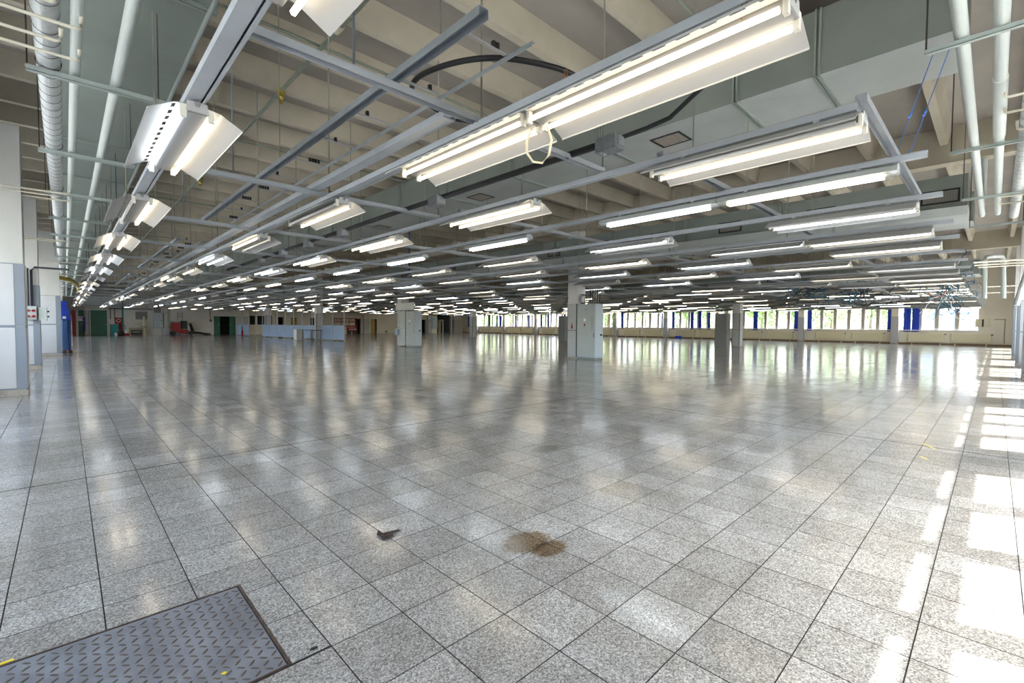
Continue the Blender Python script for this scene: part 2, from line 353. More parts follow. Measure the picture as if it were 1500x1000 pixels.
# far window wall X = 45
FARP = [5.2 + 6.12 * k for k in range(-1, 9)]
Z0, ZM0, ZM1, Z2 = 1.05, 2.70, 2.82, 3.10
ops = []; farbays = []
for k in range(len(FARP) - 1):
    a, b = FARP[k] + 0.22, FARP[k + 1] - 0.22
    if k == 0: a = 0.80
    if b > YB: b = YB - 0.4
    if k == 0: ms = [a, 1.85, 2.90, 3.82, b]
    else:
        step = 0.92; s = FARP[k + 1] - 0.40 - 0.78
        ms = [a]; t = FARP[k] + 1.06
        while t < b - 0.5: ms.append(t); t += step
        ms.append(b)
    ops.append((a, b, Z0, Z2)); farbays.append((a, b, ms))
wf = wall_with_openings('wall_far', 'x', XR, 0.35, YR - 0.3, YB + 0.3, ZC, ops, 'wallc')
for (a, b, ms) in farbays:
    for u, v in zip(ms[:-1], ms[1:]):
        win_unit('x', XR, u + 0.095, v - 0.095, Z0 + 0.02, ZM0, ZM1, Z2, 0.2)
    for m_ in ms[1:-1]:
        MB().box(XR + 0.06, XR + 0.30, m_ - 0.10, m_ + 0.10, Z0, Z2).build('mullion', 'wframe', wf)
    MB().box(XR - 0.10, XR + 0.12, a, b, Z0 - 0.05, Z0 + 0.01).build('window_sill', 'wwhite', wf)
# right wall Y = -1.5
RP = [6.35 + 5.05 * k for k in range(-2, 8)]
ops = []; rb = []
for k in range(len(RP) - 1):
    a = RP[k] + 0.25 + 0.50; e = a + 0.95 * 3 + 0.72
    if k == 1: a = 2.18; e = 5.93
    ops.append((a, e, Z0, 3.05)); rb.append((a, e))
wr = wall_with_openings('wall_right', 'y', YR, -0.07, XL - 0.3, XR + 0.3, ZC, [o_ for o_ in ops if o_[1] < XR and o_[0] > XL], 'wallg')
for (a, e) in rb:
    if e > XR or a < XL: continue
    for j in range(4):
        p = a + 0.95 * j - (0.0); q = min(p + 0.95, e) if j < 3 else e
        x1 = p + 0.72 if j < 3 else e
        win_unit('y', YR, p - 0.03, x1 + 0.03, Z0 + 0.01, 2.70, 2.86, 3.05, -0.035, inner=0.03)
        if j < 3: MB().box(x1 + 0.03, p + 0.92, YR - 0.07, YR, Z0, 3.05).build('mullion', 'wwhite', wr)
# left wall with windows between its pillars
LP = [11.35 + 6.02 * k for k in range(-2, 8)]
ops = [(LP[k] + 0.5, LP[k + 1] - 0.5, Z0, 3.05) for k in range(len(LP) - 1) if LP[k] + 0.5 > YR and LP[k + 1] < YB]
wl = wall_with_openings('wall_left', 'x', XL, -0.3, YR - 0.3, YB + 0.3, ZC, ops, 'wallg')
for (a, b, z0, z2) in ops:
    for j in range(5):
        u = a + (b - a) / 5 * j; v = a + (b - a) / 5 * (j + 1)
        win_unit('x', XL, u + 0.04, v - 0.04, Z0 + 0.01, 2.70, 2.82, 3.05, -0.15, inner=0.04)

# ---- pillars clad in framed white panels
def pillar(name, x0, x1, y0, y1, z1, label=None, zs=(0.10, 1.13, 2.16), faces=('w', 's'), fr=0.08, mp='panel', mf='pframe', mc='wallg', group=None):
    p = empty(name, ((x0 + x1) / 2, (y0 + y1) / 2, 0)); p['kind'] = 'structure'
    def b(nm, m, *a, c=0):
        mb = MB(); mb.box(a[0] - p.location.x, a[1] - p.location.x, a[2] - p.location.y, a[3] - p.location.y, a[4], a[5]); return mb.build(nm, m, p)
    b('core', mc, x0, x1, y0, y1, 0, z1)
    b('plinth', 'plinth', x0 - 0.02, x1 + 0.02, y0 - 0.02, y1 + 0.02, 0, zs[0] - 0.015)
    for za, zb in zip(zs[:-1], zs[1:]):
        if 's' in faces:
            b('panel_frame', mf, x0 - 0.012, x1 + 0.012, y0 - 0.014, y0 - 0.001, za, zb - 0.004)
            b('wall_panel', mp, x0 + fr * 0.5, x1 - fr, y0 - 0.020, y0 - 0.0145, za + min(0.022, fr * 0.35), zb - min(0.02, fr * 0.3))
        if 'e' in faces:
            b('panel_frame', mf, x1 + 0.001, x1 + 0.014, y0 - 0.012, y1 + 0.012, za, zb - 0.004)
            b('wall_panel', mp, x1 + 0.0145, x1 + 0.020, y0 + fr * 0.5, y1 - fr * 0.5, za + min(0.022, fr * 0.35), zb - min(0.02, fr * 0.3))
        if 'w' in faces:
            b('panel_frame', mf, x0 - 0.014, x0 - 0.001, y0 - 0.012, y1 + 0.012, za, zb - 0.004)
            b('wall_panel', mp, x0 - 0.020, x0 - 0.0145, y0 + fr * 0.5, y1 - fr * 0.5, za + min(0.022, fr * 0.35), zb - min(0.02, fr * 0.3))
        if 'n' in faces:
            b('panel_frame', mf, x0 - 0.012, x1 + 0.012, y1 + 0.001, y1 + 0.014, za, zb - 0.004)
            b('wall_panel', mp, x0 + fr * 0.5, x1 - fr * 0.5, y1 + 0.0145, y1 + 0.020, za + min(0.022, fr * 0.35), zb - min(0.02, fr * 0.3))
    return p
NT = [0]
def tn(): NT[0] += 1; return 'trim_%d' % NT[0]
for k, yc in enumerate(LP):
    if 10 < yc < YB - 1: pillar(tn(), XL + 0.05, -0.48 if yc < 20 else -0.12, yc - 0.27, yc + 0.27, 4.38, faces=('s', 'e'), fr=0.11, mc='pcore')
for k, xc in enumerate(RP):
    if 28 < xc: continue
    if 15 < xc < XR: pillar(tn(), xc - 0.24, xc + 0.24, YR, -0.49, 4.38 if xc < 24 else 4.38, faces=('n', 'w'), fr=0.09, zs=(0.12, 1.10, 2.08))
    elif 0 < xc: pillar(tn(), xc - 0.24, xc + 0.24, YR, -0.49, 4.38, faces=('n', 'w'), fr=0.09)
for yc in FARP[1:]:
    if yc < YB: pillar(tn(), XR - 0.45, XR - 0.01, yc - 0.2, yc + 0.2, ZC - 0.4, faces=('w', 's'), fr=0.05, zs=(0.10, 1.05, 2.05), mf='wframe', mc='wallc')
for (xc, yc, lab) in [(13.64, 10.75, 0), (13.64, 23.0, 0), (13.64, 35.0, 0), (13.64, 47.0, 0), (28.9, 10.65, 0), (28.9, 22.8, 0), (28.9, 35.6, 0), (28.9, 47.2, 0)]:
    pillar(tn(), xc - 0.24, xc + 0.24, yc - 0.21, yc + 0.21, 4.66, faces=('w', 's'), fr=0.04, zs=(0.06, 1.03, 2.0), mf='dstl', mc='wallg')

# skirting along the far wall
o = MB().box(XR - 0.03, XR, YR, YB, 0, 0.12).build('baseboard_far', 'skirt'); o['kind'] = 'structure'

# ---- back wall Y = 58 with its doors
bops = [(0.86, 1.25, 0.0, 2.36), (1.69, 2.86, 0.0, 2.36), (11.47, 13.54, 0, 1.98),
        (17.9, 18.5, 0, 2.0), (19.3, 20.0, 0, 1.98), (21.6, 22.2, 0, 1.98), (27.31, 28.1, 0, 1.94), (29.51, 30.39, 0, 1.94), (37.41, 38.23, 0, 1.95), (40.16, 42.68, 0, 2.8)]
wall_with_openings('wall_back', 'y', YB, 0.3, XL - 0.3, XR + 0.3, ZC, bops, 'wallc')
o = MB().box(XL, 13.5, YB - 0.02, YB - 0.001, 0.0, ZC).build('trim_90', 'wallg'); o['kind'] = 'structure'
# that facing has to be cut round the doors
bpy.data.objects.remove(o)
def facing(a, b, z1, ops, m, name):
    mb = MB(); cur = a
    for (s0, s1, z0, z2) in sorted(ops):
        if s0 > b: break
        if s0 > cur: mb.box(cur, s0, YB - 0.02, YB - 0.001, 0, z1)
        mb.box(s0, s1, YB - 0.02, YB - 0.001, z2, z1); cur = s1
    if cur < b: mb.box(cur, b, YB - 0.02, YB - 0.001, 0, z1)
    o = mb.build(name, m); o['kind'] = 'structure'
facing(XL, 13.5, ZC - 0.4, bops[:3], 'wallg', 'trim_90')
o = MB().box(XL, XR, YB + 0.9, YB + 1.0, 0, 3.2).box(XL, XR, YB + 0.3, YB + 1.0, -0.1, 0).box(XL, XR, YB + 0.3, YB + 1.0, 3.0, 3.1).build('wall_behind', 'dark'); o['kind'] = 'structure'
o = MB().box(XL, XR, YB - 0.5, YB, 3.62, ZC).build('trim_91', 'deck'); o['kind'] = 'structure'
DN = [0]
def door(x0, x1, z1, m, leafs=1, opened=0.0, handle=True, yoff=0.06):
    DN[0] += 1; d = tag(empty('door_%d' % DN[0], (x0, YB, 0)), kind='structure')
    W_ = x1 - x0
    f = MB(); f.box(-0.05, 0, -0.03, 0.2, 0, z1 + 0.05).box(W_, W_ + 0.05, -0.03, 0.2, 0, z1 + 0.05).box(0, W_, -0.03, 0.2, z1, z1 + 0.05); f.build('door_frame', 'wwhite', d)
    if m:
        lw = W_ / leafs * (1 - opened)
        for i in range(leafs):
            a = 0 if i == 0 else W_ - lw
            l = MB().box(a + 0.005, a + lw - 0.005, yoff, yoff + 0.05, 0.01, z1 - 0.01).build('door_leaf', m, d)
            if handle:
                hx = a + lw - 0.1 if i == 0 else a + 0.1
                MB().box(hx - 0.03, hx + 0.03, yoff - 0.05, yoff, 1.0, 1.06).build('door_handle', 'galv', l)
    return d
door(0.86, 1.25, 2.36, 'greend'); door(1.69, 2.86, 2.36, 'greend'); door(11.47, 13.54, 1.98, 'greend', 2, 0.42)
for a, b, z in [(17.9, 18.5, 2.0), (27.31, 28.1, 1.94), (37.41, 38.23, 1.95), (21.6, 22.2, 1.98)]: door(a, b, z, None)
door(19.3, 20.0, 1.98, 'ochre'); door(29.51, 30.39, 1.94, 'ochre', 1, 0.25); door(40.16, 42.68, 2.8, None)
door(40.78, 41.28, 1.89, 'ochre', yoff=0.55)
def wallbox(name, x0, x1, z0, z1, d, m, label, cat, extra=None, y=YB):
    t = tag(empty(name, ((x0 + x1) / 2, y - 0.02, z0)), label, cat)
    a = (x1 - x0) / 2
    MB().bbox(-a, a, -d, 0, 0, z1 - z0, 0.01).build('body', m, t)
    return t, a
# white column and red post by the green doors
pillar(tn(), 1.30, 1.62, YB - 0.35, YB - 0.02, 3.0, faces=('s',), zs=(0.1, 1.1, 2.3))
t = tag(empty('red_post', (0.56, YB - 0.5, 0)), 'tall red steel post left of the narrow green door', 'post')
MB().bbox(-0.14, 0.14, -0.08, 0.08, 0.02, 2.33, 0.02).build('post_body', 'red', t); MB().box(-0.18, 0.18, -0.12, 0.12, 0, 0.02).build('base_plate', 'dstl', t); MB().tube([(-0.16, -0.1, 0.1), (-0.16, -0.1, 1.9)], 0.03).build('white_rail', 'white', t)
t = tag(empty('wall_sign', (1.0, YB - 0.06, 1.35)), 'white notice board across the narrow green door', 'sign')
MB().box(-0.2, 0.32, -0.03, 0, 0, 0.42).build('sign_board', 'white', t); MB().box(0.18, 0.25, -0.035, -0.03, 0.1, 0.32).box(-0.1, 0.1, -0.035, -0.03, 0.26, 0.30).build('sign_marks', 'black', t)
t = tag(empty('blue_profile', (1.28, YB - 0.40, 0.4)), 'narrow blue upright strip on the white column', 'strip'); MB().box(-0.04, 0.04, -0.03, 0, 0, 1.35).build('strip_body', 'blue', t)
# hydrant, bench and clutter
t, a = wallbox('hydrant_cabinet', 3.40, 3.92, 1.10, 1.70, 0.22, 'red', 'red wall cabinet with a round white emblem beside the large green door', 'cabinet')
ring = MB(); ring.tube([(0.14 * math.cos(x * PI / 8), -0.232, 0.33 + 0.14 * math.sin(x * PI / 8)) for x in range(17)], 0.022, 6); ring.build('emblem_ring', 'white', t); MB().box(-0.05, 0.05, -0.235, -0.22, 0.28, 0.36).build('emblem_mark', 'black', t)
t = tag(empty('red_standpipe', (3.78, YB - 0.25, 0)), 'dark red pipe running down under the red wall cabinet', 'pipe'); MB().tube([(0, 0, 1.1), (0, 0, 0.6), (0.1, -0.05, 0.0)], 0.09).build('pipe_body', 'red', t)
t = tag(empty('teal_board', (3.35, YB - 0.35, 0)), 'teal board leaning beside the dark red pipe', 'board'); MB().box(-0.28, 0.28, -0.03, 0.03, 0.02, 1.05).build('board_sheet', 'teal', t); MB().box(-0.32, -0.28, -0.04, 0.04, 0, 1.09).build('frame_strip', 'dstl', t); MB().box(0.28, 0.32, -0.04, 0.04, 0, 1.09).build('frame_strip', 'dstl', t)
t = tag(empty('white_bucket', (3.4, YB - 1.0, 0)), 'small white bucket on the floor under the red cabinet', 'bucket'); MB().tube([(0, 0, 0), (0, 0, 0.28)], [0.11, 0.14], 12).build('pail', 'white', t); MB().tube([(-.14, 0, .28), (-.1, 0, .36), (0, 0, .4), (.1, 0, .36), (.14, 0, .28)], 0.008, 5).build('handle', 'dstl', t)
t = tag(empty('black_sack', (3.75, YB - 0.9, 0)), 'black sack lying beside the small white bucket', 'sack')
s = MB(); s.tube([(-0.3, 0, 0.16), (-0.2, 0, 0.17), (0, 0, 0.2), (0.2, 0, 0.16), (0.32, 0, 0.14)], [0.05, 0.16, 0.19, 0.15, 0.04], 10); s.build('sack_body', 'black', t)
t = tag(empty('floor_polisher', (4.2, YB - 0.9, 0)), 'red and white floor polisher standing by the wall bench', 'machine'); MB().tube([(0, 0, 0.02), (0, 0, 0.22)], [0.22, 0.2], 14).build('brush_head', 'red', t); MB().tube([(0, 0, 0.22), (0, 0, 0.6)], [0.13, 0.1], 12).build('motor', 'white', t); MB().tube([(0, 0, 0.5), (-0.15, 0, 1.0)], 0.02).build('handle', 'dstl', t)
t = tag(empty('work_bench', (5.0, YB - 0.6, 0)), 'pale wooden bench against the wall with dark boxes below', 'bench')
MB().box(-0.6, 0.5, -0.3, 0.3, 0.68, 0.74).build('bench_top', 'wood', t)
for lx in (-0.55, 0.45):
    for ly in (-0.26, 0.26): MB().box(lx - 0.04, lx + 0.04, ly - 0.04, ly + 0.04, 0, 0.68).build('leg', 'wood', t)
t = tag(empty('dark_crate', (4.9, YB - 0.62, 0)), 'low black crate under the pale wooden bench', 'crate'); MB().bbox(-0.42, 0.42, -0.24, 0.24, 0.02, 0.5, 0.03).build('crate_body', 'black', t); MB().box(-0.3, 0.3, -0.26, -0.24, 0.3, 0.36).build('grip', 'grey', t)
for i, (dx, h, m, lab) in enumerate([(-0.1, 0.3, 'white', 'small white canister on the wooden bench'), (0.15, 0.42, 'holder', 'cream bottle beside the canister on the wooden bench')]):
    t = tag(empty('bench_bottle', (5.0 + dx, YB - 0.6, 0.74)), lab, 'bottle'); MB().tube([(0, 0, 0), (0, 0, h * 0.7), (0, 0, h * 0.8), (0, 0, h)], [0.07, 0.07, 0.03, 0.03], 10).build('bottle_body', m, t); MB().tube([(0, 0, h), (0, 0, h + 0.03)], 0.032, 8).build('cap', 'dstl', t)
t = tag(empty('rolled_mat', (5.55, YB - 0.45, 0)), 'tall beige roll standing right of the wooden bench', 'roll'); MB().tube([(0, 0, 0), (0, 0, 1.2), (0, 0, 1.85)], [0.2, 0.14, 0.08], 12).build('roll_body', 'ccord', t); MB().tube([(0, 0, 0.8), (0, 0, 0.86)], 0.18, 12).build('strap', 'dstl', t)
t, a = wallbox('dark_noticeboard', 4.95, 5.85, 1.55, 2.3, 0.06, 'greyd', 'dark framed board on the wall above the bench', 'board'); MB().box(-0.47, 0.47, -0.075, -0.06, -0.03, 0.03).build('frame_strip', 'galv', t); MB().box(-0.47, 0.47, -0.075, -0.06, 0.72, 0.78).build('frame_strip', 'galv', t)
t, a = wallbox('fuse_cabinet', 6.30, 7.05, 0.72, 2.25, 0.3, 'greyb', 'large blue grey fuse cabinet with conduits on top', 'cabinet')
MB().box(-0.34, 0.34, -0.31, -0.30, 0.04, 1.48).build('door', 'greyb', t); MB().box(0.2, 0.26, -0.335, -0.31, 0.7, 0.82).build('handle', 'black', t)
for i in range(4): MB().tube([(-0.25 + 0.14 * i, -0.12, 1.53), (-0.25 + 0.14 * i, -0.12, 2.7)], 0.03, 6).build('conduit', 'dstl', t)
t, a = wallbox('narrow_fuse_box', 7.15, 7.5, 0.8, 2.2, 0.2, 'grey', 'narrow grey switch box right of the large fuse cabinet', 'cabinet'); MB().box(-0.15, 0.15, -0.21, -0.2, 0.03, 1.36).build('door', 'ductl', t)
t, a = wallbox('wall_distributor', 7.0, 7.6, 0.03, 0.75, 0.4, 'galv', 'low pale steel unit on the floor below the switch boxes', 'cabinet'); MB().box(-0.27, 0.27, -0.42, -0.4, 0.05, 0.66).build('door', 'panel', t)
t = tag(empty('wall_pipe', (7.55, YB - 0.1, 0.6)), 'white pipe bending along the wall above the red sweeper', 'pipe'); MB().tube([(0, 0, 0), (0, 0, 2.0), (0.1, 0, 2.25), (0.35, 0, 2.35), (3.5, 0, 2.35)], 0.07).build('pipe_body', 'pipe', t)
t = tag(empty('wall_conduit', (3.0, YB - 0.08, 2.55)), 'long dark conduit along the wall above the green doors', 'conduit'); MB().tube([(0, 0, 0), (3.3, 0, 0)], 0.035).build('pipe_body', 'dstl', t); MB().tube([(0.1, 0, 0), (0.1, 0, -1.0)], 0.03).tube([(0.4, 0, 0), (0.4, 0, -1.0)], 0.03).build('drop_pipe', 'dstl', t)
t = tag(empty('green_wall_pipe', (3.98, YB - 0.12, 0.1)), 'green vertical pipe on the wall behind the red cabinet', 'pipe'); MB().tube([(0, 0, 0), (0, 0, 3.4)], 0.05).build('pipe_body', 'teal', t)
t = tag(empty('wall_gauge_pipe', (11.15, YB - 0.1, 1.4)), 'thin pipe with a black box beside the double green door', 'switch'); MB().tube([(0, 0, 0.1), (0, 0, 1.4)], 0.03).build('pipe_body', 'rod', t); MB().box(-0.06, 0.1, -0.06, 0, 0, 0.2).build('box_body', 'black', t)
# ride-on floor sweeper
t = tag(empty('ride_on_sweeper', (8.5, YB - 1.0, 0)), 'red ride-on floor cleaning machine parked by the back wall', 'machine')
MB().prism([(-0.85, 0.28), (-0.2, 0.28), (-0.2, 1.30), (-0.78, 1.30), (-0.88, 0.9)], -0.38, 0.38).build('tank', 'red', t)
MB().bbox(-0.80, -0.18, -0.36, 0.36, 1.30, 1.42, 0.05).build('tank_lid', 'greyb', t)
MB().prism([(-0.2, 0.2), (0.55, 0.2), (0.45, 0.55), (-0.2, 0.62)], -0.38, 0.38).build('chassis', 'red', t)
MB().bbox(-0.08, 0.42, -0.3, 0.3, 0.62, 1.45, 0.04).build('seat', 'black', t)
MB().tube([(0.9, 0, 0.4), (0.72, 0, 1.15)], [0.16, 0.09], 10).build('steering_column', 'black', t)
MB().tube([(0.72 + 0.16 * math.cos(x), 0.2 * math.sin(x), 1.2 + 0.05 * math.cos(x)) for x in [i * PI / 6 for i in range(13)]], 0.02, 6).build('steering_wheel', 'black', t)
MB().bbox(0.35, 1.0, -0.36, 0.36, 0.12, 0.42, 0.05).build('scrub_deck', 'black', t)
MB().bbox(0.42, 0.62, -0.3, 0.3, 0.42, 0.95, 0.05).build('front_panel', 'panel', t)
for wx, wy in ((-0.75, 0.4), (-0.75, -0.46), (0.7, -0.4)): MB().tube([(wx, wy, 0.22), (wx, wy + 0.08, 0.22)], 0.22, 16).build('wheel', 'black', t)
t = tag(empty('suction_hose', (9.7, YB - 0.8, 0)), 'dark hose and squeegee trailing right of the red sweeper', 'hose'); MB().tube([(-0.2, 0, 0.25), (0.3, 0, 0.22), (0.8, 0.1, 0.12), (1.3, 0, 0.08)], 0.1, 8).build('hose_body', 'black', t); MB().tube([(1.2, -0.05, 0.12), (1.2, 0.1, 0.12)], 0.12, 10).build('wheel', 'grey', t)
t = tag(empty('wall_ladder_bracket', (8.5, YB - 0.06, 1.9)), 'small ladder-shaped bracket on the wall above the sweeper', 'bracket'); MB().tube([(-0.2, 0, -0.4), (-0.2, 0, 0.4)], 0.02, 6).build('upright', 'dstl', t); MB().tube([(0.2, 0, -0.4), (0.2, 0, 0.4)], 0.02, 6).build('upright', 'dstl', t); MB().tube([(-0.2, 0, 0.3), (0.2, 0, 0.3)], 0.02, 6).build('rung', 'dstl', t); MB().tube([(-0.2, 0, 0), (0.2, 0, 0)], 0.02, 6).build('rung', 'dstl', t)
# right part of back wall
pillar(tn(), 13.60, 14.70, YB - 0.5, YB, 3.7, faces=('s',), zs=(0.05, 1.1, 2.0), fr=0.04, mf='wframe', mc='wallc')
pillar(tn(), 28.35, 29.03, YB - 0.5, YB, 3.7, faces=('s',), zs=(0.05, 1.1, 2.0), fr=0.04, mf='wframe', mc='wallc')
pillar(tn(), 38.35, 38.95, YB - 0.4, YB, 3.7, faces=('s',), zs=(0.05, 1.1, 2.0), fr=0.04, mf='wframe')
pillar(tn(), 42.94, 44.1, YB - 0.6, YB, 3.7, faces=('s', 'w'), zs=(0.05, 1.1, 2.0), fr=0.04, mf='wframe')
t, a = wallbox('electric_cabinet', 39.1, 40.02, 0.66, 2.27, 0.3, 'greyb', 'light blue electric cabinet on the back wall near the wide opening', 'cabinet'); MB().box(-0.44, 0.44, -0.31, -0.3, 0.03, 1.57).build('door', 'greyb', t)
t, a = wallbox('fire_alarm_box', 29.12, 29.33, 1.28, 1.55, 0.08, 'red', 'small red alarm box left of the ochre door', 'alarm'); MB().box(-0.05, 0.05, -0.09, -0.08, 0.08, 0.18).build('glass', 'white', t)
t, a = wallbox('wall_grille', 31.6, 31.95, 0.10, 0.38, 0.04, 'grey', 'small grey floor-level grille in the cream back wall', 'vent')
for i in range(4): MB().box(-0.15, 0.15, -0.05, -0.04, 0.04 + 0.06 * i, 0.07 + 0.06 * i).build('slat', 'dstl', t)
for i in range(3):
    WN[0] += 1; W_ = tag(empty('window_%d' % WN[0], (15.2 + 0.85 * i, YB - 0.02, 1.1)), kind='structure')
    MB().box(-0.36, 0.36, -0.02, 0, 0, 1.0).build('pane', 'dark', W_); MB().box(-0.42, -0.36, -0.05, 0, -0.05, 1.05).box(0.36, 0.42, -0.05, 0, -0.05, 1.05).box(-0.36, 0.36, -0.05, 0, 1.0, 1.05).box(-0.36, 0.36, -0.05, 0, -0.05, 0).build('window_frame', 'wwhite', W_)
t = tag(empty('red_rack', (25.5, YB - 1.0, 0)), 'red tubular rack with diagonal arms at the back wall', 'rack')
for x in (-1.6, -0.5, 0.6, 1.6): MB().tube([(x, 0, 0), (x, 0, 2.0)], 0.035, 6).build('post', 'red', t)
for z in (1.0, 1.5, 1.95): MB().tube([(-1.6, 0, z), (1.6, 0, z)], 0.04, 6).build('rail', 'red', t)
for i in range(10): MB().tube([(-1.5 + 0.32 * i, 0, 1.5), (-1.3 + 0.32 * i, 0, 1.95)], 0.025, 5).build('arm', 'red', t)
MB().box(0.2, 1.65, -0.1, 0.1, 0.85, 1.05).build('red_panel', 'red', t)
t = tag(empty('red_trolley', (25.9, YB - 2.2, 0)), 'low red cart with black wheels in front of the red rack', 'cart'); MB().bbox(-0.6, 0.45, -0.3, 0.3, 0.35, 0.8, 0.04).build('cart_body', 'red', t); MB().box(-0.55, 0.4, -0.31, -0.3, 0.55, 0.62).build('stripe', 'white', t)
for wx in (-0.4, 0.3): MB().tube([(wx, -0.3, 0.2), (wx, -0.22, 0.2)], 0.2, 14).build('wheel', 'black', t); MB().tube([(wx, 0.3, 0.2), (wx, 0.22, 0.2)], 0.2, 14).build('wheel', 'black', t)
t = tag(empty('wall_strip_light', (31.2, YB - 0.1, 2.66)), 'long white ledge on the back wall above the ochre door', 'ledge'); MB().box(-2.1, 2.1, -0.15, 0, 0, 0.1).build('ledge_body', 'wwhite', t); MB().box(-2.1, 2.1, -0.17, -0.15, 0.02, 0.12).build('lip', 'white', t)

# ------------------------------------------------------------------ radiators, curtains on the far wall
radm = MB(); radm.bbox(-0.06, 0.06, -0.98, 0.98, 0.20, 0.82, 0.015)
rad_mesh = radm.mesh('panel', 'rad'); fin = MB()
for i in range(24): fin.box(-0.066, -0.06, -0.95 + i * 0.08, -0.91 + i * 0.08, 0.26, 0.76)
fin_mesh = fin.mesh('fin', 'rad'); legm = MB().box(0.02, 0.06, -0.8, -0.74, 0, 0.2).box(0.02, 0.06, 0.74, 0.8, 0, 0.2).mesh('foot', 'rad'); valm = MB().tube([(0, -0.98, 0.76), (0, -1.08, 0.76)], 0.03, 8).mesh('valve', 'black')
n = 0
for k in range(len(FARP) - 1):
    for j, off in enumerate((1.65, 4.10)):
        yy = (1.15 + 2.3 * j) if k == 0 else FARP[k] + off
        if yy > YB - 1.5: continue
        t = tag(empty('radiator', (XR - 0.14, yy, 0)), 'cream panel radiator, %s of the row under the far windows counting from the right' % ORD[n], 'radiator', 'radiators under the far windows'); n += 1
        for nm, me in (('panel', rad_mesh), ('fins', fin_mesh), ('foot', legm), ('valve', valm)):
            o = bpy.data.objects.new(nm, me); COL.objects.link(o); o.parent = t
def curtain_mesh(w_):
    mb = MB(); n_ = max(5, int(w_ / 0.05)); top = []; bot = []
    for side in (0, 1):
        for z in (0.92, 1.8, 2.78):
            for i in range(n_ + 1):
                s_ = i / n_; amp = 0.035 * (1 if z < 2 else 0.6)
                pinch = 1.0 if z != 1.8 else 0.92
                top.append((amp * math.sin(i * 2.1) + side * 0.006, (s_ - 0.5) * w_ * pinch, z))
    m_ = n_ + 1; fs = []
    for side in (0, 1):
        for r_ in range(2):
            for i in range(n_): a = side * 3 * m_ + r_ * m_ + i; fs.append((a, a + 1, a + 1 + m_, a + m_) if side else (a, a + m_, a + 1 + m_, a + 1))
    mb.add(top, fs, 0, True); return mb.mesh('cloth', 'blue')
CURT = [(4.52, 0.42), (4.05, 0.42), (5.52, 0.30), (10.78, 0.34), (11.75, 0.36), (15.0, 0.36), (19.2, 0.22), (20.1, 0.28), (20.9, 0.32), (22.88, 0.28), (24.1, 0.14), (28.92, 0.32), (30.1, 0.18), (37.25, 0.34), (40.0, 0.34), (41.2, 0.3), (43.5, 0.36), (46.0, 0.36), (49.2, 0.36), (49.85, 0.3), (51.5, 0.34), (56.4, 0.3)]
rm = {}
for i, (yy, ww) in enumerate(CURT):
    t = tag(empty('blue_curtain', (XR - 0.06 if all(abs(yy - p) > 0.3 for p in FARP) else XR - 0.52, yy, 0)), 'deep blue gathered curtain, %s counting from the right along the far windows' % ORD[i], 'curtain', 'blue curtains at the far windows')
    o = bpy.data.objects.new('cloth', curtain_mesh(ww)); COL.objects.link(o); o.parent = t
    MB().tube([(0, -ww / 2 - 0.05, 2.80), (0, ww / 2 + 0.05, 2.80)], 0.012, 6).build('rod', 'galv', t)
    if i == 5: MB().box(-0.02, 0.02, -0.2, 0.2, 2.62, 2.95).build('orange_tab', 'orange', t)
t = tag(empty('blue_crate', (44.1, 21.9, 0)), 'small blue box on the floor by the far wall', 'box'); MB().bbox(-0.2, 0.2, -0.25, 0.25, 0, 0.22, 0.02).build('box_body', 'blue', t); MB().box(-0.22, 0.22, -0.27, 0.27, 0.20, 0.24).build('lid', 'blue', t)
t = tag(empty('wall_thermostat_box', (XR - 0.01, 0.6, 1.29)), 'cream twin box with a black centre on the wall right of the windows', 'box')
MB().bbox(-0.14, 0, -0.33, -0.06, 0, 0.55, 0.01).build('right_case', 'ccord', t); MB().bbox(-0.14, 0, 0.02, 0.34, 0, 0.55, 0.01).build('left_case', 'ccord', t); MB().box(-0.10, 0, -0.06, 0.02, 0.02, 0.52).build('centre', 'black', t)
t = tag(empty('wall_shelf_pipe', (XR - 0.03, -0.15, 1.2)), 'thin grey pipes on the wall right of the cream twin box', 'pipe'); MB().tube([(0, 0.2, 0.6), (0, -0.35, 0.6)], 0.02, 6).tube([(0, -0.3, 0.6), (0, -0.3, -1.0)], 0.02, 6).build('pipe_body', 'rod', t)

